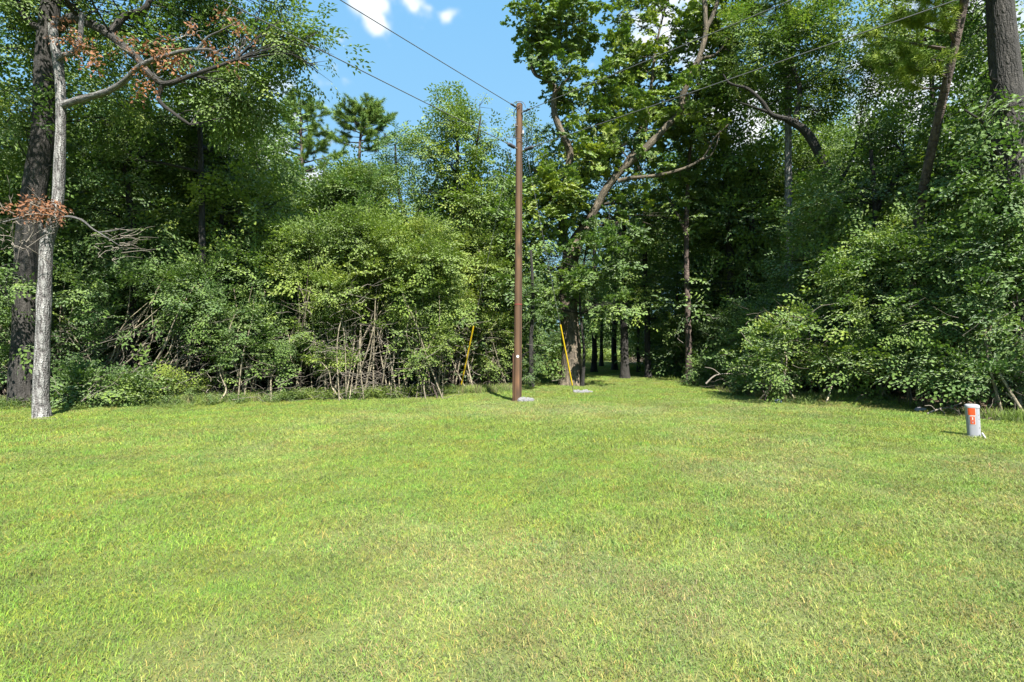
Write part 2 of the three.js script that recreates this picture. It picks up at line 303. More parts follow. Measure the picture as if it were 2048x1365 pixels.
{
  seed(21);
  const geos = [tuft(170, 0.16, 0.014, 0.036, 0.0020, 1.4, 0.2), tuft(170, 0.16, 0.014, 0.034, 0.0020, 1.5, 0.32), tuft(140, 0.15, 0.022, 0.05, 0.0022, 1.1, 0.12)];
  const lists = [[], [], []];
  const spots = (x0, x1, d0, d1, per, keep, sc = 1) => { const n = Math.round((x1 - x0) * (d1 - d0) * per); for (let i = 0; i < n; i++) { const x = rr(x0, x1), d = rr(d0, d1), z = -d; if (Math.abs(x) > d * 0.9 + 3 + keep) continue; if (onLawn(x, z) < rnd() * 0.9 + 0.05) continue; const dr = dryness(x, z) + gs() * 0.12, k = dr > 0.36 ? 1 : noise(x * 0.8, z * 0.8, 4) + gs() * 0.12 > 0.72 ? 2 : 0; const an = rr(0, 6.28), c = grassTone(x, z).map((v) => v * rr(0.8, 1.2)); c[0] *= rr(0.85, 1.2); lists[k].push({ p: V(x, height(x, z), z), o: V(Math.cos(an), 0, Math.sin(an)), s: sc * rr(0.75, 1.25), c, ux: gs() * 0.1, uz: gs() * 0.1 }); } };
  spots(-6, 6, 1.2, 4.5, 115, 0, 1.05); spots(-11, 11, 4.5, 9, 72, 0, 1.3); spots(-17, 17, 9, 16.2, 42, 0, 1.7); spots(-12, 12, 16.2, 22, 30, 0, 1.8); spots(0, 9, 22, 48, 16, 0, 1.7);
  ['green_grass', 'dry_grass', 'long_grass'].forEach((n, k) => { const im = sprays(lists[k], geos[k], M.blade, scene, n); im.userData = { kind: 'stuff', category: 'grass', label: ['short green mown grass of the lawn', 'straw coloured dry patches of mown grass on the lawn', 'longer dark green tufts of grass in the lawn'][k] }; });
}

// ------------------------------------------------------------------ trees of the wood edge
// tall dark tree behind the bare grey trunk
tree({ name: 'vine_covered_tree', label: 'tall dark vine-covered tree right behind the bare grey dead trunk', seed: 31, bark: M.darkBark, leaf: 'broad', pal: 'green', dens: 46, gap: 0.38, every: 2, droop: 0.25, s: 0.95, mix: ['yellow', 0.08],
  trunks: [{ pts: L([[48, 800], [50, 700], [54, 560], [62, 430], [88, 250], [90, 137], [99, 34], [108, -90], [115, -220]], 14.6), r: [0.33, 0.2], flare: 0.15 }],
  limbs: [
    { pts: L([[100, 70], [137, 38, -0.3], [171, 44, -0.6], [212, 65, -0.9], [246, 92, -1.1], [273, 116, -1.2], [297, 147, -1.3], [325, 167, -1.3], [376, 154, -1.3], [403, 144, -1.4], [470, 120, -1.4]], 14.6), r: [0.135, 0.035] },
    { pts: L([[222, 65, -0.9], [246, 34, -0.8], [290, 17, -0.9], [302, -10, -0.9], [330, -90, -0.9]], 14.6), r: [0.10, 0.045] },
    { pts: L([[325, 165, -1.3], [318, 200, -1.2], [345, 225, -1.1], [380, 250, -1]], 14.6), r: [0.06, 0.03] },
    { pts: L([[90, 60], [60, 45, 0.2], [30, 0, 0.2], [0, -60, 0.3]], 14.6), r: [0.1, 0.05] }],
  ells: [E(330, 40, 15.4, 230, 75, 1.6, 46, 0.75), E(420, 110, 15.2, 160, 70, 1.3, 26, 0.65), E(560, 70, 14.8, 75, 110, 1.2, 30, 0.6), E(600, 110, 14.6, 45, 70, 0.8, 13, 0.5), E(470, 200, 15, 90, 50, 1.2, 18, 0.6), E(60, 60, 15.4, 130, 110, 1.5, 26, 0.8), E(30, 260, 15.2, 70, 110, 0.9, 14, 0.7), E(300, -150, 14.8, 330, 110, 3, 46, 1.0), E(250, 200, 15.6, 110, 70, 1.2, 14, 0.6), E(50, 300, 14, 45, 120, 0.5, 10, 0.42), E(45, 600, 14, 40, 120, 0.5, 9, 0.4), { c: V(-11.2, 10.9, -11.2), r: [2.6, 0.9, 2.2], n: 34, R: 0.85 }] });
// bare grey dead trunk with rust-brown leaves
{
  seed(32);
  const T = thing('dead_tree', 'bare grey dead tree with rust-brown leaves at the lawn edge', 'tree', at(83, 836, 12.6).setY(0));
  part('trunk', tube(L([[83, 838], [82, 800], [84, 700], [89, 560], [93, 490], [106, 445], [114, 405], [119, 320], [121, 205], [115, 120], [108, 85], [104, 45]], 12.6), 0.178, 0.085, { sides: 16, n: 90, flare: 0.12, rough: 0.09, pow: 0.6 }), M.greyBark, T);
  const limb = (p, a, b) => part('limb', tube(L(p, 12.6), a, b, { sides: 9, n: 30, rough: 0.2 }), M.greyBark, T);
  limb([[123, 212], [150, 202, -0.2], [185, 192, -0.5], [219, 181, -0.8], [250, 160, -1.0], [273, 137, -1.2], [300, 122, -1.3], [325, 113, -1.4], [360, 103, -1.5], [393, 99, -1.5], [425, 100, -1.4], [446, 112, -1.4]], 0.078, 0.02);
  limb([[112, 125], [125, 112, -0.1], [150, 103, -0.1], [158, 85, -0.1], [161, 60, -0.1], [164, 27, -0.1]], 0.058, 0.048);
  limb([[94, 492], [84, 470, -0.1], [78, 445, -0.15], [62, 432, -0.2], [40, 436, -0.3], [0, 446, -0.4]], 0.055, 0.014);
  limb([[118, 436], [140, 434, -0.2], [164, 441, -0.3], [185, 458, -0.4], [205, 470, -0.5], [239, 492, -0.6]], 0.034, 0.008);
  limb([[198, 465, -0.45], [225, 462, -0.6], [248, 456, -0.8]], 0.02, 0.008);
  limb([[393, 99, -1.5], [415, 75, -1.5], [440, 62, -1.6], [480, 40, -1.6]], 0.03, 0.01);
  limb([[300, 122, -1.3], [310, 150, -1.2], [330, 160, -1.2]], 0.02, 0.008);
  const tw = [], br = [];
  const clump = (px, py, d, r, n, k) => { const c = at(px, py, d); for (let i = 0; i < k; i++) { const e = c.clone().add(V(gs() * r, gs() * r, gs() * r)); tw.push(thin(wander(c.clone(), e, 0.15), 0.008, 0.003, 5, 3)); } for (let i = 0; i < n; i++) { const p = c.clone().add(V(gs() * r, gs() * r * 0.8, gs() * r)); br.push({ p, o: V(gs(), gs() - 0.5, gs()), s: rr(0.5, 0.9), ux: gs(), uz: gs(), c: pick(PAL.brown, rr(0, 1)) }); } };
  for (const a of [[85, 408, 12.4, 0.30, 26, 10], [105, 425, 12.3, 0.2, 12, 4], [60, 405, 12.2, 0.2, 8, 6], [150, 85, 12.3, 0.28, 14, 6], [140, 55, 12.4, 0.25, 8, 5], [175, 105, 12.2, 0.25, 9, 5], [250, 100, 11.8, 0.3, 8, 6], [325, 98, 11.2, 0.22, 16, 5], [345, 110, 11.2, 0.18, 10, 4], [430, 105, 11.2, 0.25, 5, 8], [370, 70, 11.2, 0.3, 7, 6], [310, 148, 11.4, 0.18, 6, 4], [270, 165, 11.6, 0.2, 4, 4], [480, 108, 11.3, 0.3, 6, 6], [445, 30, 11, 0.25, 7, 5], [12, 415, 12.1, 0.15, 4, 5]]) clump(...a);
  for (let i = 0; i < 46; i++) { const c = at(rr(0, 60), rr(395, 500), rr(12, 12.5)); tw.push(thin(wander(c, c.clone().add(V(gs() * 0.5, gs() * 0.5, gs() * 0.3)), 0.15), 0.009, 0.003, 6, 3)); }
  for (let i = 0; i < 26; i++) { const c = at(rr(180, 260), rr(455, 520), rr(12, 12.4)); tw.push(thin(wander(c, c.clone().add(V(rr(0.1, 0.8), gs() * 0.25, gs() * 0.3)), 0.12), 0.008, 0.003, 6, 3)); }
  part('twigs', mergeGeometries(tw), M.deadTwig, T, 'stuff');
  sprays(br, SPRIG.dead[0], M.leaf, T, 'dead_leaves');
}
// trees of the left wood
tree({ name: 'broadleaf_tree', label: 'slender dark-trunked tree above the leaning stems, left of the pines', seed: 33, pal: 'green', dens: 40, gap: 0.37, every: 1, mix: ['bright', 0.15],
  trunks: [{ pts: L([[402, 770, 1], [400, 640, 0.4], [404, 500], [402, 380], [398, 240, 0.2], [388, 170, 0.6]], 17.0), r: [0.13, 0.05] }],
  limbs: [{ pts: L([[402, 345], [350, 332, -0.3], [290, 322, -0.4], [200, 325, -0.6]], 17.0), r: [0.05, 0.015] }],
  ells: [E(400, 300, 19.3, 110, 90, 1.8, 36, 0.8), E(450, 350, 19, 50, 100, 1.6, 22, 0.75), E(330, 300, 19.5, 110, 90, 1.6, 24, 0.8), E(430, 220, 19.4, 80, 50, 1.4, 14, 0.7)] });
tree({ name: 'broadleaf_tree', label: 'bright-leaved young tree beside the slender dark trunk, below the far pines', seed: 34, pal: 'bright', dens: 40, gap: 0.37, every: 2, leaf: 'heart', s: 0.9,
  trunks: [{ pts: L([[440, 780], [442, 650], [438, 520], [446, 400]], 18), r: [0.13, 0.05] }],
  ells: [E(470, 440, 18, 120, 60, 1.5, 26, 0.75), E(560, 490, 18, 70, 40, 1.3, 14, 0.7), E(520, 400, 18.6, 40, 40, 1.2, 8, 0.7)] });
tree({ name: 'broadleaf_tree', label: 'shaded understorey tree with drooping boughs behind the dead trunk', seed: 35, pal: 'deep', dens: 38, gap: 0.38, every: 2, droop: 0.25, mix: ['green', 0.3],
  trunks: [{ pts: L([[265, 780], [262, 650], [270, 520], [255, 380], [240, 290]], 17), r: [0.15, 0.06] }],
  ells: [E(230, 420, 17, 130, 90, 1.7, 34, 0.8), E(200, 290, 17.5, 100, 70, 1.5, 18, 0.8), E(310, 480, 17, 70, 50, 1.2, 13, 0.65), E(20, 480, 16.5, 60, 120, 1.2, 12, 0.7), E(150, 520, 16.6, 80, 60, 1.2, 12, 0.7)] });
// middle: trees behind the thicket
tree({ name: 'broadleaf_tree', label: 'tall leafy tree with twin pointed tops, just left of the utility pole', seed: 41, pal: 'green', mix: ['bright', 0.4], leaf: 'broad', dens: 42, gap: 0.36, every: 2, s: 1.0,
  trunks: [{ pts: L([[905, 770], [908, 600], [902, 450], [915, 330], [912, 230]], 22), r: [0.2, 0.04] }],
  limbs: [{ pts: L([[904, 480], [930, 400, -0.2], [950, 310, -0.3], [962, 230, -0.2]], 22), r: [0.09, 0.03] }],
  ells: [E(912, 240, 22, 32, 46, 0.8, 14, 0.6), E(962, 250, 22, 28, 50, 0.8, 14, 0.55), E(870, 290, 22, 45, 45, 1, 12, 0.65), E(915, 330, 22, 88, 65, 1.6, 30, 0.8), E(900, 420, 22, 90, 60, 1.7, 26, 0.8), E(960, 410, 22, 50, 80, 1.3, 16, 0.75), E(900, 510, 22, 70, 60, 1.5, 14, 0.8)] });
tree({ name: 'broadleaf_tree', label: 'grey-green tree with a dark forked trunk between the pines and the twin-topped tree', seed: 42, pal: 'blue', mix: ['green', 0.4], leaf: 'broad', dens: 30, gap: 0.40, every: 1, boughR: 0.014,
  trunks: [{ pts: L([[818, 770], [815, 560], [812, 450], [795, 370], [790, 290]], 26), r: [0.19, 0.04] }],
  limbs: [{ pts: L([[812, 450], [780, 405], [750, 370], [735, 330]], 26), r: [0.08, 0.03] }, { pts: L([[812, 460], [850, 400], [880, 340]], 26), r: [0.07, 0.02] }],
  ells: [E(785, 310, 26, 45, 60, 1.5, 18, 0.7), E(760, 390, 26, 65, 50, 1.6, 18, 0.75), E(850, 370, 26, 50, 70, 1.4, 14, 0.75), E(700, 350, 26, 35, 35, 1.2, 8, 0.65)] });
tree({ name: 'broadleaf_tree', label: 'low rounded tree crowding above the thicket, under the far pines', seed: 43, pal: 'green', leaf: 'fine', dens: 60, gap: 0.34, s: 1.5, every: 2, mix: ['blue', 0.4],
  trunks: [{ pts: L([[668, 770], [672, 560], [690, 420]], 23.5), r: [0.16, 0.06] }],
  ells: [E(655, 420, 23.5, 65, 50, 1.4, 18, 0.8), E(720, 400, 23.5, 55, 55, 1.4, 16, 0.8), E(590, 450, 23, 60, 60, 1.4, 16, 0.8), E(700, 470, 23, 90, 50, 1.5, 16, 0.8)] });
tree({ name: 'broadleaf_tree', label: 'bright green tree directly behind the utility pole', seed: 44, pal: 'bright', leaf: 'broad', dens: 40, gap: 0.36, every: 2, mix: ['green', 0.3],
  trunks: [{ pts: L([[1020, 770], [1018, 600], [1025, 440]], 25), r: [0.16, 0.06] }],
  ells: [E(1012, 440, 25, 42, 90, 1.4, 20, 0.8), E(1068, 265, 26, 30, 28, 1, 7, 0.7), E(1065, 345, 25.5, 45, 55, 1.4, 16, 0.75), E(1050, 460, 25, 45, 80, 1.4, 16, 0.8), E(1000, 560, 25, 60, 60, 1.4, 14, 0.8)] });

// pines
function pine(o) {
  seed(o.seed); const base = o.trunk[0].clone().setY(0), t = thing('pine_tree', o.label, 'tree', base);
  part('trunk', tube(o.trunk, o.r[0], o.r[1], { sides: 12, n: 40, flare: 0.2, rough: 0.06 }), o.bark || M.pineBark, t);
  const g = [], list = [], crv = new THREE.CatmullRomCurve3(o.trunk);
  for (let i = 0; i < o.n; i++) {
    const k = lerp(o.from, 1, Math.pow((i + rnd()) / o.n, 0.85)), a = crv.getPoint(k), an = o.fan ? o.fan[0] + gs() * o.fan[1] : i * 2.4 + gs() * 0.5, ln = o.len * lerp(1, 0.28, Math.pow((k - o.from) / (1 - o.from), 1.6)) * rr(0.6, 1.15), rise = lerp(o.rise ?? -0.05, 0.7, (k - o.from) / (1 - o.from));
    const e = a.clone().add(V(Math.cos(an) * ln, ln * rise, Math.sin(an) * ln)), m = a.clone().lerp(e, 0.5).add(V(gs() * 0.1 * ln, -0.06 * ln, gs() * 0.1 * ln));
    const bc = [a, m, e]; g.push(thin(bc, 0.035 * ln / 2 + 0.012, 0.008, 6, 5)); const c2 = new THREE.CatmullRomCurve3(bc);
    const sub = Math.round(o.sub * (0.5 + ln / o.len));
    for (let q = 0; q < sub; q++) {
      const b = c2.getPoint(rr(0.35, 1)), d = V(Math.cos(an) + gs() * 0.9, gs() * 0.35 + 0.25, Math.sin(an) + gs() * 0.9).normalize(), l2 = rr(0.25, 0.6) * o.tuft, f = b.clone().addScaledVector(d, l2); g.push(thin([b, f], 0.010, 0.005, 2, 3));
      for (let u = 0; u < 3; u++) list.push({ p: f.clone().addScaledVector(d, -u * 0.13 * o.tuft), o: d.clone().add(V(gs() * 0.4, 0.35 + gs() * 0.3, gs() * 0.4)), s: o.tuft * rr(0.75, 1.15), ux: gs(), uz: gs(), c: pick(PAL[o.pal || 'pine'], rr(0, 1)) });
    }
  }
  part('branches', mergeGeometries(g), o.bark || M.pineBark, t, 'stuff'); sprays(list, SPRIG.needle[o.seed % 3], M.needle, t, 'crown');
}
pine({ seed: 51, label: 'tall open-crowned pine rising behind the wood, the nearer to the left-hand trees', trunk: L([[608, 740], [606, 500], [607, 390], [603, 300], [600, 205]], 33), r: [0.2, 0.04], from: 0.5, n: 46, len: 2.6, sub: 15, tuft: 0.92, rise: 0.2, pal: 'green' });
pine({ seed: 52, label: 'pine with a flat-topped clumped crown rising behind the thicket', trunk: L([[722, 740], [720, 500], [718, 330], [722, 262], [728, 218]], 36), r: [0.18, 0.04], from: 0.58, n: 34, len: 2.1, sub: 15, tuft: 0.98, rise: 0.2, pal: 'green' });
pine({ seed: 53, label: 'dark low pine top peeping out between the two tall pines', trunk: L([[672, 740], [668, 500], [676, 365]], 37), r: [0.18, 0.04], from: 0.72, n: 24, len: 1.7, sub: 13, tuft: 0.98, rise: 0.15 });
pine({ seed: 54, label: 'leaning pine with a reddish trunk and needle boughs reaching over the vine mound', trunk: L([[1800, 780, 3.2], [1822, 560, 2.8], [1844, 397, 2.2], [1862, 308, 1.6], [1881, 221, 1.0], [1896, 154, 0.6], [1924, 31, 0.2], [1950, -90]], 13.6), r: [0.135, 0.085], from: 0.66, n: 20, len: 2.0, sub: 10, tuft: 0.85, rise: 0.1, fan: [2.9, 0.5], pal: 'bright' });
pine({ seed: 55, label: 'straight grey pine trunk standing behind the crooked limb of the leaning oak', trunk: L([[1580, 760], [1579, 640], [1578, 450], [1577, 330], [1577, 240], [1576, 60], [1576, -120]], 21), r: [0.15, 0.10], from: 0.8, n: 18, len: 2.2, sub: 7, tuft: 1.2, rise: 0.1, bark: M.greyBark });

// the big oak by the pole
tree({ name: 'oak_tree', label: 'big spreading oak with a long bent limb beside the yellow guy guard', seed: 61, bark: M.oakBark, leaf: 'oak', pal: 'bright', mix: ['green', 0.45], dens: 40, gap: 0.36, every: 2, s: 1.0, boughR: 0.02,
  trunks: [{ pts: L([[1143, 774], [1143, 700], [1138, 620], [1137, 540], [1150, 490], [1172, 455]], 22), r: [0.40, 0.27], sides: 16, flare: 0.45 }],
  limbs: [
    { pts: L([[1165, 468], [1192, 415, -0.2], [1214, 375, -0.3], [1251, 332, -0.5], [1288, 301, -0.6], [1328, 258, -0.7], [1361, 221, -0.8], [1366, 190, -0.9], [1383, 147, -1], [1395, 123, -1], [1411, 71, -1], [1411, 31, -1], [1408, -10, -1], [1405, -80, -1]], 22), r: [0.17, 0.075] },
    { pts: L([[1236, 362, -0.45], [1262, 356, -0.6], [1288, 354, -0.7], [1334, 347, -0.8], [1380, 332, -0.9], [1408, 314, -1], [1429, 277, -1.1], [1457, 249, -1.2]], 22), r: [0.09, 0.025] },
    { pts: L([[1400, 320, -1], [1420, 312, -1.1], [1432, 292, -1.2], [1440, 265, -1.2]], 22), r: [0.05, 0.015] },
    { pts: L([[1390, 130, -1], [1402, 118, -1], [1430, 110, -1], [1455, 80, -0.9]], 22), r: [0.09, 0.03] },
    { pts: L([[1411, 60, -1], [1422, 40, -1], [1436, 0, -1], [1442, -40, -1]], 22), r: [0.09, 0.05] },
    { pts: L([[1140, 530], [1125, 450, 0.1], [1130, 370, 0.1], [1140, 308, 0], [1128, 275, -0.2], [1115, 246, -0.3], [1108, 221, -0.3], [1109, 191, -0.3], [1114, 174, -0.3]], 22), r: [0.19, 0.085] },
    { pts: L([[1114, 178, -0.3], [1094, 160, -0.3], [1071, 149, -0.3], [1063, 129, -0.3], [1075, 118, -0.3], [1083, 100, -0.3], [1090, 60, -0.3]], 22), r: [0.085, 0.03] },
    { pts: L([[1112, 185, -0.3], [1125, 170, -0.4], [1141, 152, -0.5]], 22), r: [0.09, 0.05] },
    { pts: L([[1128, 450, 0], [1103, 397, -0.3], [1085, 351, -0.4], [1066, 338, -0.5]], 22), r: [0.13, 0.05] },
    { pts: L([[1240, 345, 0.2], [1290, 260, 0.5], [1300, 190, 0.6], [1315, 80, 0.6], [1335, 0, 0.6]], 22), r: [0.1, 0.03] }],
  ells: [E(1095, 45, 21.8, 70, 45, 1.1, 30, 0.5), E(1150, 50, 22, 40, 65, 1.0, 20, 0.5), E(1085, 105, 21.8, 28, 26, 0.6, 8, 0.4), E(1122, 150, 21.7, 26, 45, 0.6, 16, 0.42), E(1060, 20, 21.8, 38, 40, 0.7, 11, 0.45), E(1245, 150, 23, 55, 75, 1.2, 24, 0.6), E(1270, 60, 23, 45, 60, 1.1, 14, 0.55), E(1215, 235, 23, 85, 60, 1.4, 34, 0.65), E(1160, 310, 22.4, 70, 50, 1.4, 26, 0.65), E(1320, 190, 23.4, 60, 70, 1.2, 22, 0.6), E(1280, 280, 23.4, 60, 50, 1.2, 18, 0.65), E(1325, 70, 23, 35, 70, 1.1, 10, 0.5), E(1390, 100, 22.8, 55, 80, 1.2, 22, 0.6), E(1440, 40, 22.6, 50, 60, 1.2, 16, 0.6), E(1430, 170, 22.8, 50, 60, 1.2, 14, 0.6), E(1370, 260, 23, 50, 40, 1.1, 10, 0.55), E(1120, 400, 22, 50, 55, 1.2, 20, 0.65), E(1080, 440, 21.6, 35, 50, 1, 10, 0.6), E(1270, -120, 22.5, 240, 80, 1.6, 14, 0.8), E(1300, 335, 20.9, 50, 20, 0.4, 7, 0.36), E(1385, 190, 20.8, 22, 50, 0.3, 8, 0.34), E(1240, 300, 21, 40, 30, 0.4, 8, 0.4), E(1420, 280, 20.7, 30, 25, 0.3, 5, 0.34), E(1340, 420, 24.2, 70, 60, 1.4, 18, 0.65), E(1260, 440, 23, 60, 40, 1, 12, 0.6)] });
tree({ name: 'young_tree', label: 'dark leafy growth hanging in layers around the big oak trunk', seed: 62, leaf: 'oak', pal: 'green', mix: ['deep', 0.4], dens: 36, gap: 0.35, every: 1, s: 0.95, droop: 0.2,
  trunks: [{ pts: L([[1165, 772], [1168, 700], [1160, 600], [1172, 500]], 21.4), r: [0.07, 0.03], flare: 0.1 }],
  ells: [E(1200, 520, 21.4, 55, 36, 1.2, 12, 0.55), E(1160, 565, 21.2, 70, 32, 1.1, 13, 0.48), E(1200, 615, 20.8, 55, 22, 1.0, 12, 0.45), E(1095, 605, 20.6, 40, 30, 0.8, 9, 0.45), E(1220, 450, 22, 50, 40, 1.2, 12, 0.6), E(1095, 520, 20.8, 30, 50, 0.8, 7, 0.45)] });
tree({ name: 'ivy_clad_tree', label: 'ivy-clad slim trunk just right of the utility pole', category: 'tree', seed: 63, leaf: 'heart', pal: 'deep', mix: ['green', 0.3], dens: 100, gap: 0.25, s: 0.42, every: 3,
  trunks: [{ pts: L([[1064, 774], [1062, 690], [1066, 600], [1062, 500]], 19.8), r: [0.09, 0.04], flare: 0.1 }],
  ells: [E(1064, 700, 19.8, 9, 60, 0.15, 15, 0.28), E(1060, 600, 19.8, 15, 60, 0.3, 12, 0.36), E(1054, 745, 19.8, 10, 20, 0.25, 5, 0.26)] });
tree({ name: 'small_bush', label: 'small bright bush at the foot of the big oak', category: 'bush', seed: 64, leaf: 'heart', pal: 'bright', dens: 70, gap: 0.3, s: 0.7, every: 2,
  trunks: [{ name: 'stem', pts: L([[1117, 772], [1119, 740], [1114, 715]], 22), r: [0.02, 0.01], flare: 0 }, { name: 'stem', pts: L([[1122, 772], [1126, 745], [1128, 715]], 22), r: [0.02, 0.01], flare: 0 }], bark: M.paleBark,
  ells: [E(1118, 722, 22, 16, 16, 0.3, 9, 0.28), E(1115, 752, 22, 14, 14, 0.25, 5, 0.22)] });

// trees standing in the clearing
const clear = 'trees standing in the grassy clearing';
tree({ name: 'clearing_tree', label: 'dark straight trunk, the thickest in the middle of the clearing', group: clear, seed: 71, leaf: 'broad', pal: 'green', mix: ['bright', 0.3], dens: 23, gap: 0.36, every: 2, s: 1.1,
  trunks: [{ pts: L([[1250, 759], [1248, 650], [1246, 520], [1248, 380]], 25.6), r: [0.19, 0.12] }], ells: [E(1250, 430, 26, 90, 70, 2, 34, 0.9), E(1230, 545, 25.6, 60, 45, 1.5, 14, 0.8), E(1270, 600, 25.4, 50, 35, 1.3, 11, 0.7)] });
tree({ name: 'clearing_tree', label: 'dark slim trunk second to the thickest trunk, on the vine-mound side', group: clear, seed: 72, leaf: 'broad', pal: 'green', mix: ['bright', 0.3], dens: 23, gap: 0.36, every: 2, s: 1.1,
  trunks: [{ pts: L([[1297, 755], [1294, 650], [1290, 520], [1292, 390]], 26.6), r: [0.15, 0.10] }], ells: [E(1330, 450, 27, 80, 70, 2, 30, 0.9), E(1330, 570, 26.4, 60, 50, 1.6, 16, 0.8), E(1355, 640, 26, 60, 32, 1.4, 14, 0.65)] });
tree({ name: 'clearing_tree', label: 'short dark trunk closest behind the big oak in the clearing', group: clear, seed: 73, leaf: 'broad', pal: 'deep', mix: ['bright', 0.3], dens: 20, gap: 0.36, every: 2, s: 1.2,
  trunks: [{ pts: L([[1188, 745], [1189, 690], [1187, 600], [1190, 480]], 30.8), r: [0.16, 0.1] }], ells: [E(1195, 600, 31, 70, 50, 2, 22, 0.9), E(1180, 660, 30.6, 50, 22, 1.5, 10, 0.7)] });
tree({ name: 'clearing_tree', label: 'dark trunk between the thickest trunk and the short one, farther off', group: clear, seed: 74, leaf: 'broad', pal: 'green', mix: ['bright', 0.3], dens: 19, gap: 0.36, every: 2, s: 1.3,
  trunks: [{ pts: L([[1229, 741], [1228, 680], [1231, 600], [1230, 480]], 33.5), r: [0.18, 0.11] }], ells: [E(1250, 590, 34, 90, 50, 2.2, 24, 1.0)] });
tree({ name: 'clearing_tree', label: 'thin faraway trunk against the sunny patch at the back of the clearing', group: clear, seed: 75, leaf: 'broad', pal: 'green', dens: 17, gap: 0.36, every: 2, s: 1.4,
  trunks: [{ pts: L([[1203, 735], [1203, 690], [1204, 600]], 38), r: [0.15, 0.08] }], ells: [E(1200, 630, 38.5, 90, 30, 2.5, 22, 1.0)] });
tree({ name: 'clearing_tree', label: 'pale thin twin-stemmed trunk at the edge of the clearing beside the brush', group: clear, seed: 76, leaf: 'broad', pal: 'deep', dens: 23, gap: 0.36, every: 2, bark: M.pineBark,
  trunks: [{ pts: L([[1352, 752], [1350, 690], [1354, 600], [1350, 480]], 27.5), r: [0.09, 0.05] }, { pts: L([[1361, 753], [1362, 690], [1368, 600], [1374, 480]], 27.5), r: [0.09, 0.05] }], ells: [E(1390, 560, 27.5, 70, 70, 2, 26, 0.9), E(1420, 640, 26.5, 60, 40, 1.5, 14, 0.8)] });
tree({ name: 'clearing_tree', label: 'thin dark sapling trunk behind the two middle trunks of the clearing', group: clear, seed: 77, leaf: 'broad', pal: 'green', dens: 19, gap: 0.36, every: 2, s: 1.2,
  trunks: [{ pts: L([[1278, 746], [1276, 680], [1282, 600], [1280, 500]], 30.5), r: [0.1, 0.06] }], ells: [E(1300, 620, 31, 70, 40, 2, 18, 0.9), E(1310, 520, 31, 60, 60, 2, 16, 1)] });

tree({ name: 'clearing_tree', label: 'tall slim forked trunk between the oak limb and the leaning oak', group: clear, seed: 78, leaf: 'broad', pal: 'green', mix: ['bright', 0.3], dens: 23, gap: 0.36, every: 2, s: 1.0, bark: M.pineBark,
  trunks: [{ pts: L([[1378, 760], [1376, 640], [1373, 520], [1374, 420], [1378, 330], [1384, 260]], 23.4), r: [0.14, 0.06] }], limbs: [{ pts: L([[1374, 470], [1345, 410, 0.1], [1320, 370, 0.3]], 23.4), r: [0.06, 0.02] }], ells: [E(1400, 400, 24.6, 70, 60, 1.2, 20, 0.75), E(1390, 300, 24.2, 50, 40, 1, 10, 0.7)] });

// right wood
tree({ name: 'leaning_oak', label: 'dark crooked oak leaning toward the sky gap, in front of the grey pine trunk', seed: 81, bark: M.darkBark, leaf: 'broad', pal: 'green', mix: ['yellow', 0.25], dens: 42, gap: 0.38, every: 2,
  trunks: [{ pts: L([[1700, 780], [1690, 600], [1680, 460], [1665, 369], [1635, 301], [1610, 261], [1573, 237]], 19.5), r: [0.22, 0.115] }],
  limbs: [{ pts: L([[1580, 240], [1542, 228, -0.2], [1524, 203, -0.3], [1496, 178, -0.3], [1459, 166, -0.3], [1446, 148, -0.3]], 19.5), r: [0.095, 0.02] }, { pts: L([[1540, 226, -0.2], [1510, 215, -0.4], [1480, 205, -0.5]], 19.5), r: [0.05, 0.02] }, { pts: L([[1590, 245], [1600, 180, 0.3], [1580, 100, 0.5], [1600, 0, 0.5]], 19.5), r: [0.1, 0.05] }, { pts: L([[1668, 380], [1700, 330, 0.2], [1720, 260, 0.3]], 19.5), r: [0.08, 0.03] }],
  ells: [E(1520, 70, 20.2, 80, 75, 1.6, 32, 0.7), E(1610, 90, 20.2, 85, 85, 1.6, 36, 0.7), E(1680, 160, 19.5, 70, 70, 1.4, 24, 0.65), E(1560, 170, 20.4, 60, 40, 1.2, 12, 0.6), E(1640, 210, 20, 60, 40, 1.2, 12, 0.6), E(1580, -110, 20, 160, 80, 1.6, 12, 0.8)] });
tree({ name: 'broadleaf_tree', label: 'mid-green tree filling the gap between the oak limb and the grey pine trunk', seed: 82, leaf: 'broad', pal: 'green', mix: ['bright', 0.35], dens: 34, gap: 0.37, every: 2,
  trunks: [{ pts: L([[1500, 770], [1496, 600], [1505, 430], [1500, 330]], 24), r: [0.18, 0.06] }],
  ells: [E(1480, 340, 24.5, 60, 70, 1.5, 24, 0.8), E(1530, 430, 24.6, 90, 70, 1.4, 28, 0.8), E(1440, 440, 25, 60, 60, 1.6, 16, 0.85), E(1520, 540, 24, 90, 60, 1.4, 22, 0.8), E(1640, 330, 23.4, 60, 70, 1.2, 16, 0.8)] });
tree({ name: 'broadleaf_tree', label: 'glossy tree between the leaning oak and the reddish leaning pine', seed: 83, leaf: 'heart', pal: 'green', mix: ['deep', 0.3], dens: 36, gap: 0.37, every: 2, s: 0.9,
  trunks: [{ pts: L([[1745, 790], [1748, 600], [1752, 430], [1742, 300]], 17.5), r: [0.16, 0.05] }], limbs: [{ pts: L([[1752, 420], [1790, 360], [1815, 340], [1810, 310]], 17.5), r: [0.09, 0.05] }],
  ells: [E(1740, 330, 17.8, 100, 80, 1.5, 32, 0.75), E(1790, 420, 17.4, 80, 60, 1.4, 20, 0.7), E(1660, 420, 18, 70, 60, 1.4, 18, 0.7), E(1650, 520, 17.6, 80, 60, 1.4, 18, 0.7), E(1800, 230, 18, 60, 60, 1.3, 14, 0.7)] });
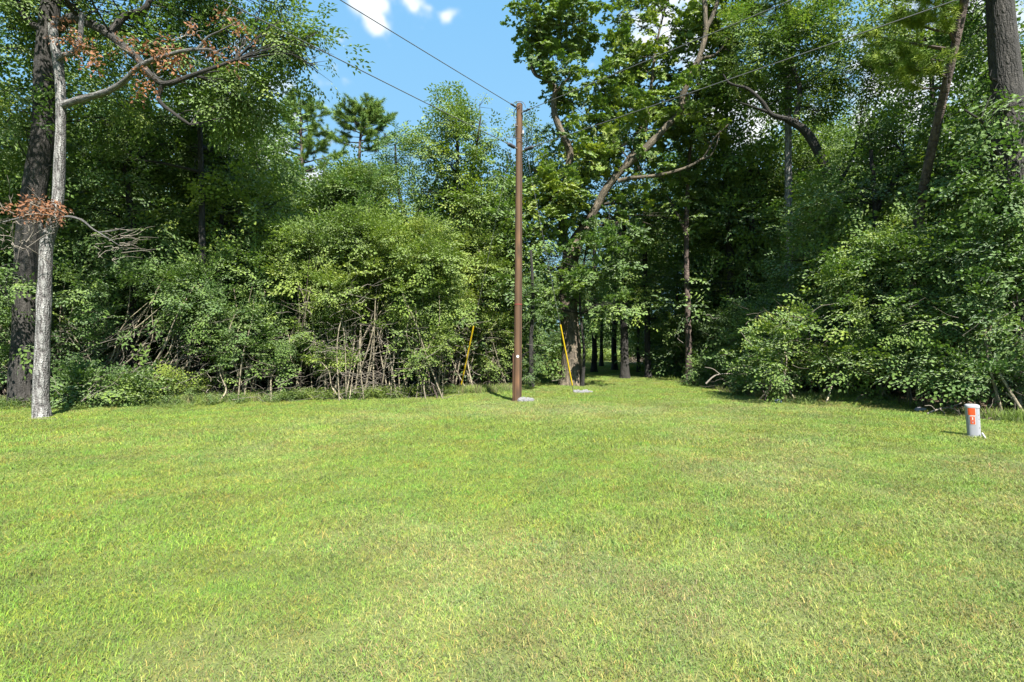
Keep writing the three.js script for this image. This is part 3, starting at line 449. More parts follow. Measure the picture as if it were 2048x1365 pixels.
tree({ name: 'large_tree', label: 'massive broad trunk rising at the far right of the wood', seed: 84, bark: M.darkBark, leaf: 'heart', pal: 'green', mix: ['deep', 0.4], dens: 42, gap: 0.38, every: 2, s: 0.9, droop: 0.25,
  trunks: [{ pts: L([[2060, 850], [2050, 600], [2036, 400], [2024, 260], [2010, 130], [2000, 0], [1990, -120]], 13.6), r: [0.44, 0.26], sides: 18 }],
  limbs: [{ pts: L([[2020, 330], [1990, 300, -0.3], [1970, 250, -0.6], [1930, 220, -0.9]], 13.6), r: [0.06, 0.02] }],
  ells: [E(1945, 250, 15.6, 70, 60, 1, 20, 0.6), E(1970, 130, 15.8, 80, 60, 1, 16, 0.6), E(2030, 210, 12.9, 30, 30, 0.5, 6, 0.45), E(1990, 390, 12.8, 50, 50, 0.7, 14, 0.5), E(1900, 350, 15.8, 70, 45, 0.9, 14, 0.55), E(1930, 20, 16, 110, 60, 1.2, 18, 0.7), E(2060, 300, 14.6, 60, 200, 1, 26, 0.7), E(1960, -140, 14, 200, 80, 2.0, 14, 0.8), E(2015, 330, 12.7, 25, 80, 0.4, 11, 0.4), E(2005, 120, 12.9, 25, 60, 0.4, 6, 0.4)] });
tree({ name: 'broadleaf_tree', label: 'yellow-green sunlit tree high above the vine mound, behind the reddish pine', seed: 85, leaf: 'broad', pal: 'bright', mix: ['yellow', 0.3], dens: 36, gap: 0.38, every: 2,
  trunks: [{ pts: L([[1870, 790], [1872, 600], [1880, 430], [1870, 260], [1860, 100]], 17.5), r: [0.17, 0.05] }],
  ells: [E(1760, 60, 18, 90, 80, 1.6, 28, 0.7), E(1850, 150, 18, 70, 80, 1.4, 20, 0.7), E(1910, 350, 16.6, 70, 60, 1.2, 18, 0.65), E(1900, 60, 18, 80, 70, 1.4, 18, 0.7)] });

// ------------------------------------------------------------------ thicket and shrubs
function shrub(o) {                                        // many thin stems from the ground into the leafy top
  seed(o.seed); const base = at(o.px, 682.5, o.d).setY(0), t = thing(o.name || 'thicket_shrub', o.label, 'shrub', base, o.group);
  const lobes = makeLobes(o.ells), tops = lobes.filter((l) => l.c.y > 1.0), tw = [];
  for (let i = 0; i < o.stems; i++) {
    const l = tops[Math.floor(rnd() * tops.length)] || lobes[0], b = base.clone().add(V(gs() * o.w - (o.lean || 0), -0.03, gs() * 0.5 + (o.fwd ?? 0.2)));
    const m = b.clone().lerp(l.c, 0.45).add(V((o.lean || 0) * 0.12 + gs() * 0.22, -0.1 + gs() * 0.15, gs() * 0.2)), q = b.clone().lerp(l.c, 0.75).add(V(gs() * 0.15, 0, gs() * 0.15));
    part('stem', tube([b, m, q, l.c.clone()], rr(0.014, 0.03) * (o.thick || 1), 0.008, { sides: 6, n: 14, rough: 0.2, cap: false }), rnd() < 0.75 ? M.paleBark : M.pineBark, t);
  }
  const tz = o.tangle ?? 70;
  for (let i = 0; i < tz; i++) {
    const a = base.clone().add(V(gs() * o.w * 1.4, rr(0.02, o.th || 2.2), gs() * 0.7 + (o.fwd ?? 0.2))), ln = rr(0.4, 1.3), an = rr(0, 6.28);
    const e = a.clone().add(V(Math.cos(an) * ln * 0.8 + (o.lean ? 0.5 * ln : 0), rr(-0.2, 0.7) * ln, Math.sin(an) * ln * 0.4));
    if (e.y < 0.02) e.y = 0.02;
    tw.push(thin(wander(a, e, 0.14), rr(0.004, 0.011), 0.003, 6, 3));
  }
  if (tw.length) part('twigs', mergeGeometries(tw), rnd() < 0.5 ? M.deadTwig : M.twig, t, 'stuff');
  sprays(crownSprays(lobes, o), SPRIG[o.leaf || 'fine'][leafTurn++ % 3], M.leaf, t, 'crown');
  return t;
}
const TH = 'shrubs of the bright thicket beside the pole', LS = 'shaded shrubs with leaning stems on the left', RV = 'shrubs of the vine-covered mound on the right';
const bright = { leaf: 'fine', pal: 'yellow', mix: ['bright', 0.4], dens: 105, gap: 0.34, s: 1.1 };
shrub({ ...bright, seed: 101, group: TH, label: 'bright thicket shrub at the left end of the sunlit thicket, pale forked stems', px: 620, d: 17, w: 0.9, stems: 13, ells: [E(610, 520, 17, 62, 50, 1.1, 16, 0.6), E(640, 590, 16.6, 62, 50, 1.0, 14, 0.55), E(590, 625, 16.9, 40, 22, 0.5, 4, 0.4)] });
shrub({ ...bright, seed: 102, group: TH, label: 'bright thicket shrub with a tangle of bare grey twigs on its face', px: 705, d: 17, w: 0.8, stems: 12, tangle: 190, th: 3.2, fwd: 0.7, ells: [E(705, 500, 17.3, 62, 46, 1.1, 18, 0.6), E(690, 590, 17, 50, 55, 0.9, 10, 0.5), E(720, 635, 17.3, 45, 22, 0.5, 5, 0.4)] });
shrub({ ...bright, seed: 103, group: TH, label: 'tallest bright shrub in the middle of the thicket', px: 775, d: 17.2, w: 0.8, stems: 13, tangle: 90, ells: [E(770, 500, 17.3, 60, 42, 1.1, 17, 0.6), E(780, 580, 17, 60, 55, 1.0, 16, 0.55), E(770, 645, 17.3, 45, 22, 0.5, 6, 0.4)] });
shrub({ ...bright, seed: 104, group: TH, label: 'bright shrub with yellow-green tips in front of the twin-topped tree', px: 845, d: 17.3, w: 0.8, stems: 14, mix: ['bright', 0.5], ells: [E(840, 520, 17.4, 50, 48, 1.1, 15, 0.6), E(850, 600, 17, 55, 50, 1.0, 14, 0.55), E(830, 655, 17.3, 42, 22, 0.5, 6, 0.4)] });
shrub({ ...bright, seed: 105, group: TH, label: 'shrub with many thin upright stems behind the left yellow guy guard', px: 915, d: 20.4, w: 0.8, stems: 18, ells: [E(915, 600, 20.6, 50, 50, 0.7, 17, 0.55), E(920, 670, 20.5, 48, 35, 0.5, 10, 0.5), E(900, 560, 20.6, 30, 25, 0.6, 6, 0.5)] });
shrub({ ...bright, seed: 106, group: TH, label: 'rounded bright shrub immediately left of the utility pole', px: 985, d: 20.6, w: 0.7, stems: 15, ells: [E(970, 520, 20.8, 42, 38, 0.8, 14, 0.6), E(990, 590, 20.6, 40, 55, 0.7, 16, 0.55), E(985, 690, 20.5, 24, 60, 0.5, 15, 0.42)] });
shrub({ ...bright, seed: 107, group: TH, label: 'dull shrub closing the shadowy back of the thicket', px: 760, d: 19.4, w: 3.0, stems: 14, pal: 'deep', mix: ['green', 0.3], leaf: 'broad', dens: 50, tangle: 130, ells: [E(650, 640, 19.5, 110, 90, 0.8, 26, 0.7), E(800, 640, 19.5, 110, 90, 0.8, 26, 0.7), E(920, 660, 21.8, 60, 80, 0.8, 15, 0.65)] });
// saplings in front of the thicket
for (const [k, px, py, d, top, hx, pal, label] of [[1, 480, 790, 16.2, 560, 470, 'blue', 'slim pale-stemmed sapling with a blue-green crown in front of the leaning stems'], [2, 437, 788, 16, 600, 440, 'green', 'sapling with a speckled straight stem, left of the blue-green sapling'], [3, 690, 785, 16.4, 640, 640, 'bright', 'sapling with two bare crossing stems before the twig tangle'], [4, 855, 783, 16.9, 640, 830, 'yellow', 'lime-tipped sapling before the thicket, left of the guy guard'], [5, 560, 790, 16.2, 620, 548, 'green', 'sapling with thin grey stems between the dark gap and the bright thicket']]) {
  shrub({ name: 'sapling', seed: 110 + k, label, px, d, w: 0.22, stems: 3, thick: 1.1, tangle: 22, th: 1.6, leaf: 'fine', pal, dens: 95, gap: 0.3, s: 1.0, fwd: 0, ells: [E(hx, top + 40, d, 48, 34, 0.6, 9, 0.42), E(hx + 12, top + 85, d, 34, 20, 0.5, 5, 0.34), E(px, 740, d - 0.1, 12, 22, 0.2, 3, 0.18)] });
}
// shaded shrubs, leaning stems
const shade = { leaf: 'broad', pal: 'deep', mix: ['green', 0.35], dens: 52, gap: 0.36, s: 0.85, group: LS, tangle: 110 };
shrub({ ...shade, seed: 121, label: 'shaded shrub just right of the dead trunk, sprawling bare stems', px: 160, d: 15.6, w: 1.0, stems: 9, lean: 0.7, ells: [E(190, 600, 15.8, 85, 70, 1.1, 22, 0.6), E(150, 700, 15.4, 50, 45, 0.8, 9, 0.5)] });
shrub({ ...shade, seed: 122, label: 'shaded shrub with long stems all leaning the same way', px: 280, d: 16.4, w: 1.0, stems: 14, lean: 1.7, thick: 1.2, ells: [E(320, 590, 16.5, 80, 65, 1.1, 22, 0.6), E(300, 660, 16.6, 60, 30, 0.8, 8, 0.5)] });
shrub({ ...shade, seed: 123, label: 'shaded shrub whose leaning stems cross the darkest gap', px: 390, d: 16.6, w: 1.0, stems: 14, lean: 1.7, thick: 1.2, ells: [E(430, 590, 16.8, 75, 65, 1.1, 20, 0.6), E(400, 650, 16.8, 60, 30, 0.8, 7, 0.5)] });
shrub({ ...shade, seed: 124, label: 'shaded shrub between the blue-green sapling and the sunlit thicket', px: 520, d: 17, w: 0.9, stems: 11, lean: 0.6, pal: 'green', ells: [E(530, 570, 17, 60, 65, 1.1, 18, 0.6), E(510, 650, 16.9, 50, 35, 0.9, 8, 0.5)] });
shrub({ ...shade, seed: 125, label: 'dark shrub filling the far left behind the trunks', px: 10, d: 15.6, w: 1.2, stems: 8, lean: 0.2, ells: [E(10, 620, 15.8, 60, 110, 1.1, 22, 0.65), E(30, 740, 15.2, 60, 40, 0.8, 8, 0.5)] });
shrub({ ...shade, seed: 126, label: 'deep shrub bank closing the gap behind the leaning stems', px: 330, d: 19.5, w: 3, stems: 12, tangle: 120, ells: [E(150, 640, 19.5, 130, 90, 0.9, 30, 0.75), E(330, 640, 19.8, 130, 90, 0.9, 30, 0.75), E(510, 640, 19.8, 120, 90, 0.9, 28, 0.75)] });
// low bushes along the shaded edge
for (const [k, px, d, h, pal, label] of [[1, 165, 14.6, 34, 'green', 'low bush hugging the foot of the dead trunk'], [2, 225, 15.2, 30, 'blue', 'low blue-green bush second along the shaded lawn edge'], [3, 285, 15.6, 36, 'green', 'low bush third along the shaded lawn edge, under the leaning stems'], [4, 350, 15.9, 26, 'bright', 'small light green bush fourth along the shaded lawn edge'], [5, 1432, 21.5, 36, 'deep', 'low dark bush where the clearing meets the right wood'], [6, 1475, 19.6, 40, 'blue', 'low bush behind the fallen grey branch'], [7, 1515, 17.2, 38, 'green', 'low bright-edged bush at the near corner of the vine mound'], [8, 1085, 36, 26, 'bright', 'sunny bush at the far end of the clearing seen past the ivy'], [9, 1070, 40, 30, 'green', 'rear bush at the far end of the clearing, darker']]) {
  const y = 682.5 + EYE * F / d;
  shrub({ name: 'low_bush', seed: 140 + k, label, px, d, w: 0.35, stems: 5, tangle: 14, th: 0.6, thick: 0.6, leaf: k % 2 ? 'heart' : 'fine', pal, mix: ['green', 0.3], dens: 90, gap: 0.28, s: 0.8, fwd: 0, ells: [E(px, y - h, d, 36, h * 0.7, 0.5, 12, 0.34), E(px + 14, y - h * 0.5, d - 0.2, 36, h * 0.4, 0.4, 8, 0.26)] });
}
// vine-covered mound on the right
const vine = { leaf: 'heart', pal: 'green', mix: ['bright', 0.4], dens: 64, gap: 0.35, s: 0.72, group: RV, tangle: 60, th: 2.6 };
shrub({ ...vine, seed: 131, label: 'lowest shoulder of the vine mound, beside the fallen grey branch', px: 1560, d: 15.9, w: 0.8, stems: 5, ells: [E(1545, 735, 15.7, 45, 45, 0.8, 14, 0.45), E(1600, 690, 15.7, 55, 50, 0.9, 16, 0.5), E(1560, 690, 16.1, 50, 40, 0.9, 10, 0.5)] });
shrub({ ...vine, seed: 132, label: 'vine-draped shrub in the middle slope of the mound', px: 1670, d: 15.7, w: 1.0, stems: 6, ells: [E(1670, 640, 15.5, 65, 70, 1.0, 22, 0.55), E(1690, 730, 15.2, 65, 45, 0.8, 16, 0.45), E(1720, 580, 15.7, 50, 50, 1.0, 12, 0.55)] });
shrub({ ...vine, seed: 133, label: 'tall vine-draped shrub with rusty leaf tips near the top of the mound', px: 1790, d: 15.3, w: 1.0, stems: 6, mix: ['yellow', 0.35], ells: [E(1800, 540, 15.1, 75, 70, 1.1, 26, 0.55), E(1850, 480, 14.9, 60, 45, 1.0, 14, 0.55), E(1770, 640, 14.7, 70, 60, 0.9, 20, 0.5), E(1790, 740, 14.5, 75, 45, 0.7, 16, 0.45)] });
shrub({ ...vine, seed: 134, label: 'highest vine-draped shrub of the mound behind the phone pedestal', px: 1920, d: 14.1, w: 1.0, stems: 6, mix: ['deep', 0.35], ells: [E(1930, 510, 13.9, 75, 75, 1.0, 26, 0.55), E(1900, 620, 13.7, 75, 65, 0.9, 22, 0.5), E(1900, 730, 13.5, 80, 50, 0.7, 20, 0.45)] });
shrub({ ...vine, seed: 135, label: 'dark end of the vine mound at the right edge, bare trunk-like stems below', px: 2030, d: 12.9, w: 0.8, stems: 9, thick: 1.8, pal: 'deep', mix: ['green', 0.3], ells: [E(2020, 520, 12.9, 60, 90, 0.9, 24, 0.55), E(2030, 650, 12.7, 60, 70, 0.8, 18, 0.5), E(2060, 770, 12.5, 70, 60, 0.6, 12, 0.42), E(1980, 760, 12.8, 50, 50, 0.6, 10, 0.42)] });
shrub({ ...vine, seed: 136, label: 'dim shrub bank behind the vine mound', px: 1760, d: 17.8, w: 2.6, stems: 8, pal: 'deep', mix: ['green', 0.2], s: 0.9, dens: 44, ells: [E(1640, 680, 17.8, 120, 90, 0.8, 26, 0.7), E(1840, 660, 17, 140, 110, 0.8, 34, 0.7), E(2000, 700, 15.5, 100, 120, 0.8, 24, 0.7)] });
shrub({ ...vine, group: undefined, seed: 137, name: 'woodland_shrub', label: 'dark shrub bank bordering the far side of the clearing', px: 1500, d: 22, w: 1.2, stems: 8, pal: 'deep', mix: ['green', 0.3], leaf: 'broad', s: 0.9, dens: 46, ells: [E(1460, 680, 23.5, 40, 50, 1.2, 18, 0.6), E(1530, 660, 20.5, 60, 80, 1.2, 26, 0.65), E(1490, 745, 20.6, 40, 20, 0.7, 9, 0.42), E(1560, 600, 20, 70, 60, 1.2, 18, 0.65)] });

// ------------------------------------------------------------------ the deep wood behind: whole trees and undergrowth, repeated
{
  const protos = [];
  const make = (k, h, w, pal, leafKind, mix, c0) => {
    const o = tree({ name: 'forest_tree', label: 'leafy tree standing in the deep wood behind the front trees', group: 'trees of the deep wood', seed: 200 + k, base: V(0, 0, 0), leaf: leafKind, pal, mix, dens: 23, gap: 0.35, every: 3, s: 1.35,
      trunks: [{ pts: [V(0, -0.1, 0), V(0.1, h * 0.3, 0.05), V(-0.1, h * 0.62, 0), V(0.05, h * 0.92, 0.1)], r: [0.2, 0.05], sides: 8 }],
      ells: [{ c: V(0, h * 0.72, 0), r: [w, h * 0.26, w], n: 40, R: 1.0 }, { c: V(0.3, h * 0.45, 0), r: [w * 1.1, h * 0.2, w * 1.1], n: 30, R: 1.0 }, { c: V(0, h * c0, 0), r: [w * 1.1, h * 0.12, w * 1.1], n: 16, R: 0.9 }] });
    protos.push(o); return o;
  };
  make(1, 11, 2.2, 'green', 'broad', ['bright', 0.3], 0.22); make(2, 13, 2.4, 'green', 'broad', ['deep', 0.4], 0.2); make(3, 9.5, 2.3, 'green', 'heart', ['deep', 0.3], 0.2);
  seed(300);
  const want = [];
  // behind the left wood and thicket (kept below the line of tops seen against the sky), then right wood
  for (let i = 0; i < 15; i++) want.push([-30 + i * 2.0 + gs() * 0.6, 22 + rnd() * 4, rr(0.85, 1.15), 0]);
  for (let i = 0; i < 16; i++) want.push([-44 + i * 2.7 + gs() * 0.7, 31 + rnd() * 7, rr(0.9, 1.1), 1]);
  for (let i = 0; i < 11; i++) want.push([9.5 + i * 2.1 + gs() * 0.6, 23 + rnd() * 5, rr(0.95, 1.25), 0]);
  for (let i = 0; i < 13; i++) want.push([8 + i * 2.8 + gs() * 0.7, 31 + rnd() * 8, rr(1.0, 1.3), 1]);
  for (let i = 0; i < 10; i++) want.push([-8 + i * 2.6 + gs() * 0.7, 64 + rnd() * 8, rr(0.9, 1.2), 1]);
  for (let i = 0; i < 7; i++) want.push([16 + i * 2.2, 17 + rnd() * 2 - i * 0.3, rr(0.95, 1.2), 0]);
  for (let i = 0; i < 7; i++) want.push([-16 - i * 2.3, 16 + rnd() * 2 - i * 0.2, rr(0.95, 1.2), 0]);
  let n = 0;
  const zones = [['leafy tree of the deep wood behind the left wood and thicket', 'deep wood behind the left wood'], ['leafy tree of the deep wood behind the right wood', 'deep wood behind the right wood'], ['leafy tree closing the far end of the clearing', 'far end of the clearing']], low = [['low shrub of the undergrowth behind the thicket and leaning stems', 'undergrowth behind the left wood'], ['low shrub of the undergrowth behind the vine mound', 'undergrowth behind the right wood'], ['low shrub at the far end of the clearing', 'far end of the clearing, undergrowth']];
  const zoned = (o, x, d, list) => { const z = list[d > 45 ? 2 : x > 0 ? 1 : 0]; o.userData = { ...o.userData, label: z[0], group: z[1] }; };
  for (const [x, d, s] of want) {
    const px = 1024 + x / d * F, top = px > 560 && px < 1060 ? (px < 640 || px > 1010 ? 380 : px < 850 ? 400 : 330) : -999;
    const k = n % 3, h0 = [11, 13, 9.5][k], limit = top > 0 ? (EYE + (682.5 - top) / F * d) / h0 : 9;
    const sc = Math.min(s, limit);
    const o = n < 3 ? protos[n] : protos[k].clone(); if (n >= 3) { o.name = numbered('forest_tree'); scene.add(o); }
    zoned(o, x, d, zones); o.position.set(x, 0, -d); o.rotation.y = rr(0, 6.28); o.scale.set(Math.max(sc, s * 0.8), sc, Math.max(sc, s * 0.8)); n++;
  }
  // undergrowth
  const u0 = shrub({ name: 'undergrowth_shrub', label: 'low shrub of the undergrowth deep in the wood', group: 'undergrowth of the deep wood', seed: 260, px: 1024, d: 1e-6, w: 0.8, stems: 5, tangle: 20, leaf: 'broad', pal: 'deep', mix: ['green', 0.35], s: 1.2, dens: 34, gap: 0.3, ells: [{ c: V(0, 1.5, 0), r: [1.5, 1.1, 1.2], n: 24, R: 0.75 }, { c: V(0, 0.6, 0), r: [1.6, 0.4, 1.2], n: 10, R: 0.6 }] });
  const us = [];
  for (let i = 0; i < 16; i++) us.push([-26 + i * 1.62 + gs() * 0.3, 21.3 + rnd() * 2]);
  for (let i = 0; i < 12; i++) us.push([8.6 + i * 1.9 + gs() * 0.4, 25 + rnd() * 5]);
  for (let i = 0; i < 12; i++) us.push([-26 + i * 2.3 + gs() * 0.4, 27 + rnd() * 4]);
  for (let i = 0; i < 9; i++) us.push([9.5 + i * 1.9 + gs() * 0.4, 19 + rnd() * 2]);
  for (let i = 0; i < 10; i++) us.push([10.5 + (i % 5) * 1.9 + gs() * 0.4, 33 + Math.floor(i / 5) * 8 + rnd() * 4]);
  for (let i = 0; i < 9; i++) us.push([-3 + i * 2 + gs() * 0.4, 61 + rnd() * 3]);
  us.forEach(([x, d], i) => { const o = i ? u0.clone() : u0; if (i) { o.name = numbered('undergrowth_shrub'); scene.add(o); } zoned(o, x, d, low); o.position.set(x, 0, -d); o.rotation.y = rr(0, 6.28); const s = rr(0.8, 1.35); o.scale.set(s, s * rr(0.85, 1.2), s); });
}

// ------------------------------------------------------------------ ground cover at the lawn's edge
{
  seed(400);
  const T = new Tris(), up = []; for (let i = 0; i < 9; i++) { const an = rr(0, 6.28), le = rr(0.12, 0.3), d = V(Math.cos(an) * 0.7, 1, Math.sin(an) * 0.7).normalize(); for (let q = 1; q <= 7; q++) { const p = d.clone().multiplyScalar(le * q / 7); const a2 = an + (q % 2 ? 1.2 : -1.2); leaf(T, p, V(Math.cos(a2), 0.3, Math.sin(a2)), V(gs() * 0.4, 1, gs() * 0.4), rr(0.035, 0.065), 0.02); } }
  const weed = T.geo(), list = [], litter = [], LT = new Tris();
  for (let i = 0; i < 26; i++) leaf(LT, V(gs() * 0.22, rr(0.004, 0.03), gs() * 0.22), V(gs(), gs() * 0.25, gs()), V(gs() * 0.4, 1, gs() * 0.4), rr(0.05, 0.1), 0.04);
  const put = (n, f) => { for (let i = 0; i < n; i++) { const q = f(); if (q) list.push({ p: V(q[0], height(q[0], -q[1]), -q[1]), o: V(gs(), 0, gs()), s: q[2] * rr(0.6, 1.3), ux: gs() * 0.2, uz: gs() * 0.2, c: pick(PAL[q[3]], rr(0, 1)) }); } };
  put(420, () => { const x = rr(-6.6, -2.4), d = edge(x) - Math.abs(gs()) * 0.7 + 0.2; return [x, d, 1.25, 'bright']; });
  put(420, () => { const x = rr(-13, -6), d = edge(x) + gs() * 0.8 + 0.1; return [x, d, 1.1, 'green']; });
  put(260, () => { const x = rr(-11.5, -7), d = edge(x) - rr(0.2, 1.6); return noise(x * 1.3, d * 1.3) > 0.55 ? [x, d, 0.6, 'bright'] : null; });
  put(150, () => { const x = rr(-3, 0.5), d = edge(x) + gs() * 0.4; return [x, d, 0.6, 'green']; });
  put(300, () => { const x = rr(7.1, 12), d = edge(x) + gs() * 0.5; return [x, d, 0.7, 'green']; });
  put(1100, () => { const x = rr(-1, 10), d = rr(48, 60); return [x, d, 3.4, 'bright']; });
  const tall = new Tris(); for (let i = 0; i < 34; i++) { const a = rr(0, 6.28), r = Math.sqrt(rnd()) * 0.12, b = V(Math.cos(a) * r, 0, Math.sin(a) * r), h = rr(0.08, 0.26), e = b.clone().add(V(gs() * h * 0.6, h, gs() * h * 0.6)), w2 = V(gs(), 0, gs()).normalize().multiplyScalar(0.004), m = b.clone().lerp(e, 0.55).add(V(0, h * 0.08, 0)); tall.tri(b.clone().add(w2), b.clone().sub(w2), m); tall.tri(m.clone().add(w2), m.clone().sub(w2), e); tall.tri(b.clone().add(w2), m.clone().sub(w2), m.clone().add(w2)); }
  const tl = []; for (let i = 0; i < 2600; i++) { const x = rr(-16, 13); if (x > 0.6 && x < 6.8) continue; const d = edge(x) + gs() * 0.45 + 0.15; tl.push({ p: V(x, height(x, -d), -d), o: V(gs(), 0, gs()), s: rr(0.6, 1.3), ux: gs() * 0.2, uz: gs() * 0.2, c: rnd() < 0.25 ? [0.24, 0.22, 0.09] : pick(PAL.bright, rr(0, 0.9)) }); }
  const im0 = sprays(tl, tall.geo(), M.leaf, scene, 'edge_grass'); im0.userData = { kind: 'stuff', category: 'grass', label: 'tall unmown grass fringe where the lawn meets the wood' };
  const im = sprays(list, weed, M.leaf, scene, 'weeds'); im.userData = { kind: 'stuff', category: 'weeds', label: 'low leafy weeds along the ragged edge of the lawn' };
  for (let i = 0; i < 5200; i++) { const x = rr(-22, 20), d = edge(x) + 0.1 + Math.pow(rnd(), 1.5) * 9; if (d > 50 || onLawn(x, -d) > 0.5) continue; litter.push({ p: V(x, height(x, -d), -d), o: V(gs(), 0, gs()), s: rr(0.7, 1.3), c: pick(PAL.litter, rnd()) }); }
  const im2 = sprays(litter, LT.geo(), M.leaf, scene, 'leaf_litter'); im2.userData = { kind: 'stuff', category: 'leaf litter', label: 'dry brown leaf litter on the ground under the wood' };
}
// fallen sticks and branches
function stick(label, pts, r, forks, seedN) {
  seed(seedN); const t = thing('fallen_branch', label, 'branch', pts[0].clone().setY(0)); part('main_stick', tube(pts, r, r * 0.4, { sides: 6, n: 12, rough: 0.2 }), M.deadTwig, t);
  for (const f of forks) part('side_stick', tube(f, r * 0.6, r * 0.25, { sides: 5, n: 8, rough: 0.2 }), M.deadTwig, t);
}
stick('fallen grey branch lying at the corner of the clearing', L([[1412, 768], [1430, 752], [1455, 748], [1480, 750], [1505, 748]], 18.2), 0.03, [L([[1440, 749], [1425, 738], [1410, 735]], 18.5), L([[1470, 749], [1490, 740], [1500, 730]], 18.5)], 501);
stick('dead grey branch with curled ends lying left of the phone pedestal', L([[1855, 828], [1880, 818], [1900, 815], [1925, 806]], 12.9), 0.022, [L([[1880, 818], [1890, 828], [1886, 834]], 12.8), L([[1900, 815], [1915, 822], [1922, 830]], 12.8), L([[1870, 820], [1862, 812], [1850, 812]], 12.9)], 502);
stick('thin pale stick on the grass in front of the dead trunk', L([[57, 845], [72, 847], [90, 849], [110, 853]], 12.2).map((p) => p.setY(0.03)), 0.012, [], 503);
stick('grey dead branch hanging down beyond the phone pedestal', L([[2012, 785], [2022, 795], [2030, 805], [2031, 825], [2038, 838]], 12.6), 0.016, [L([[2030, 805], [2044, 812], [2060, 820]], 12.6)], 504);

// ------------------------------------------------------------------ utility pole, lines, guys
const mix3 = (a, b, k) => [0, 1, 2].map((q) => lerp(a[q], b[q], k));
const woodMap = dataTex(256, 1024, (u, v) => { const g = tile(u, v, 60, 3, 2) * 0.6 + tile(u, v, 130, 6, 5) * 0.4, s = tile(u, v, 8, 12, 9), c = mix3([0.21, 0.14, 0.09], [0.47, 0.35, 0.245], g); const k = tile(u, v, 40, 2, 11) > 0.70 ? 0.5 : 1; return c.map((x) => x * k * (0.75 + 0.4 * s)); }, true);
M.pole = std({ map: woodMap, bumpMap: woodMap, bumpScale: 0.006, roughness: 0.85 });
M.steel = std({ color: new THREE.Color().setRGB(0.32, 0.32, 0.32), metalness: 0.7, roughness: 0.45 });
M.wire = std({ color: new THREE.Color().setRGB(0.11, 0.11, 0.11), metalness: 0.3, roughness: 0.5 });
M.polymer = std({ color: new THREE.Color().setRGB(0.035, 0.035, 0.042), roughness: 0.5 });
M.yellow = std({ color: new THREE.Color().setRGB(0.52, 0.36, 0.012), roughness: 0.42 });
M.white = std({ color: new THREE.Color().setRGB(0.72, 0.72, 0.72), roughness: 0.5 });
M.red = std({ color: new THREE.Color().setRGB(0.15, 0.03, 0.022), roughness: 0.8 });
const wire = (a, b, r, sag = 0, n = 24) => { const p = []; for (let i = 0; i <= n; i++) { const k = i / n, q = a.clone().lerp(b, k); q.y -= 4 * sag * k * (1 - k); p.push(q); } return tube(p, r, r, { sides: 6, n: n * 2, rough: 0, cap: false }); };
const PB = V(0.155, 0, -16), PT = V(0.21, 8.36, -16);       // foot and top of the pole, leaning a hair
const onPole = (y) => PB.clone().lerp(PT, y / 8.36);
{
  seed(601); const t = thing('utility_pole', 'tall brown wooden utility pole standing in the lawn', 'pole', PB);
  const sh = tube([onPole(-0.1), onPole(2.8), onPole(5.6), PT], 0.118, 0.088, { sides: 24, n: 40, rough: 0.02, pow: 1 }); { const uv = sh.attributes.uv; for (let i = 0; i < uv.count; i++) uv.setY(i, uv.getY(i) * 0.3); }
  part('shaft', sh, M.pole, t);
  part('top_cap', new THREE.CylinderGeometry(0.06, 0.092, 0.03, 20).translate(PT.x, PT.y + 0.012, PT.z), M.pole, t);
  const band = (y, h, mat, name) => part(name, new THREE.CylinderGeometry(1, 1, h, 28, 1, true).scale(lerp(0.118, 0.088, y / 8.36) + 0.006, 1, lerp(0.118, 0.088, y / 8.36) + 0.006).translate(onPole(y).x, y, -16), mat, t);
  band(2.73, 0.035, M.red, 'paint_band'); 
  const disc = part('tag_disc', new THREE.CylinderGeometry(0.036, 0.036, 0.008, 20).rotateX(Math.PI / 2).translate(0.16, 1.27, -15.882), M.white, t);
  part('conduit', tube([V(0.03, -0.02, -15.97), V(0.032, 0.7, -15.97), V(0.036, 1.35, -15.97)], 0.02, 0.02, { sides: 8, n: 8, rough: 0.03 }), M.pole, t);
  for (const y of [8.1, 7.72, 7.5, 7.1]) part('bolt', new THREE.CylinderGeometry(0.018, 0.018, 0.30, 8).rotateX(Math.PI / 2).rotateY(y > 8 || y === 7.5 ? 0.7 : -0.7).translate(onPole(y).x, y, -16), M.steel, t);
  for (const [y, s] of [[7.78, -1], [7.58, 1]]) part('guy_bracket', new THREE.BoxGeometry(0.06, 0.09, 0.06).translate(onPole(y).x + s * 0.1, y, -16.02), M.steel, t);
  const loop = (name, pts, r) => part(name, tube(pts.map(([x, y, z]) => V(PT.x + x, PT.y + y, -16 + z)), r, r, { sides: 6, n: 26, rough: 0 }), M.polymer, t);
  loop('jumper_wire', [[-0.16, -0.02, 0.12], [-0.1, 0.05, 0.06], [0.0, 0.06, 0.05], [0.09, 0.03, 0.07], [0.15, -0.06, 0.1], [0.16, -0.14, 0.14]], 0.010);
  loop('jumper_wire', [[0.02, -0.08, 0.13], [-0.09, -0.16, 0.1], [-0.16, -0.27, 0.06], [-0.15, -0.38, 0.05], [-0.09, -0.46, 0.08], [-0.1, -0.7, 0.09], [-0.12, -1.0, 0.07]], 0.011);
  loop('jumper_wire', [[-0.42, -1.1, 0.32], [-0.32, -1.02, 0.28], [-0.15, -1.0, 0.2], [0.0, -1.02, 0.14], [0.1, -1.06, 0.11]], 0.007);
}
const dirL = V(-3.46, 0, 5.2).normalize(), dirR = V(6.55, 0, 7.1).normalize();
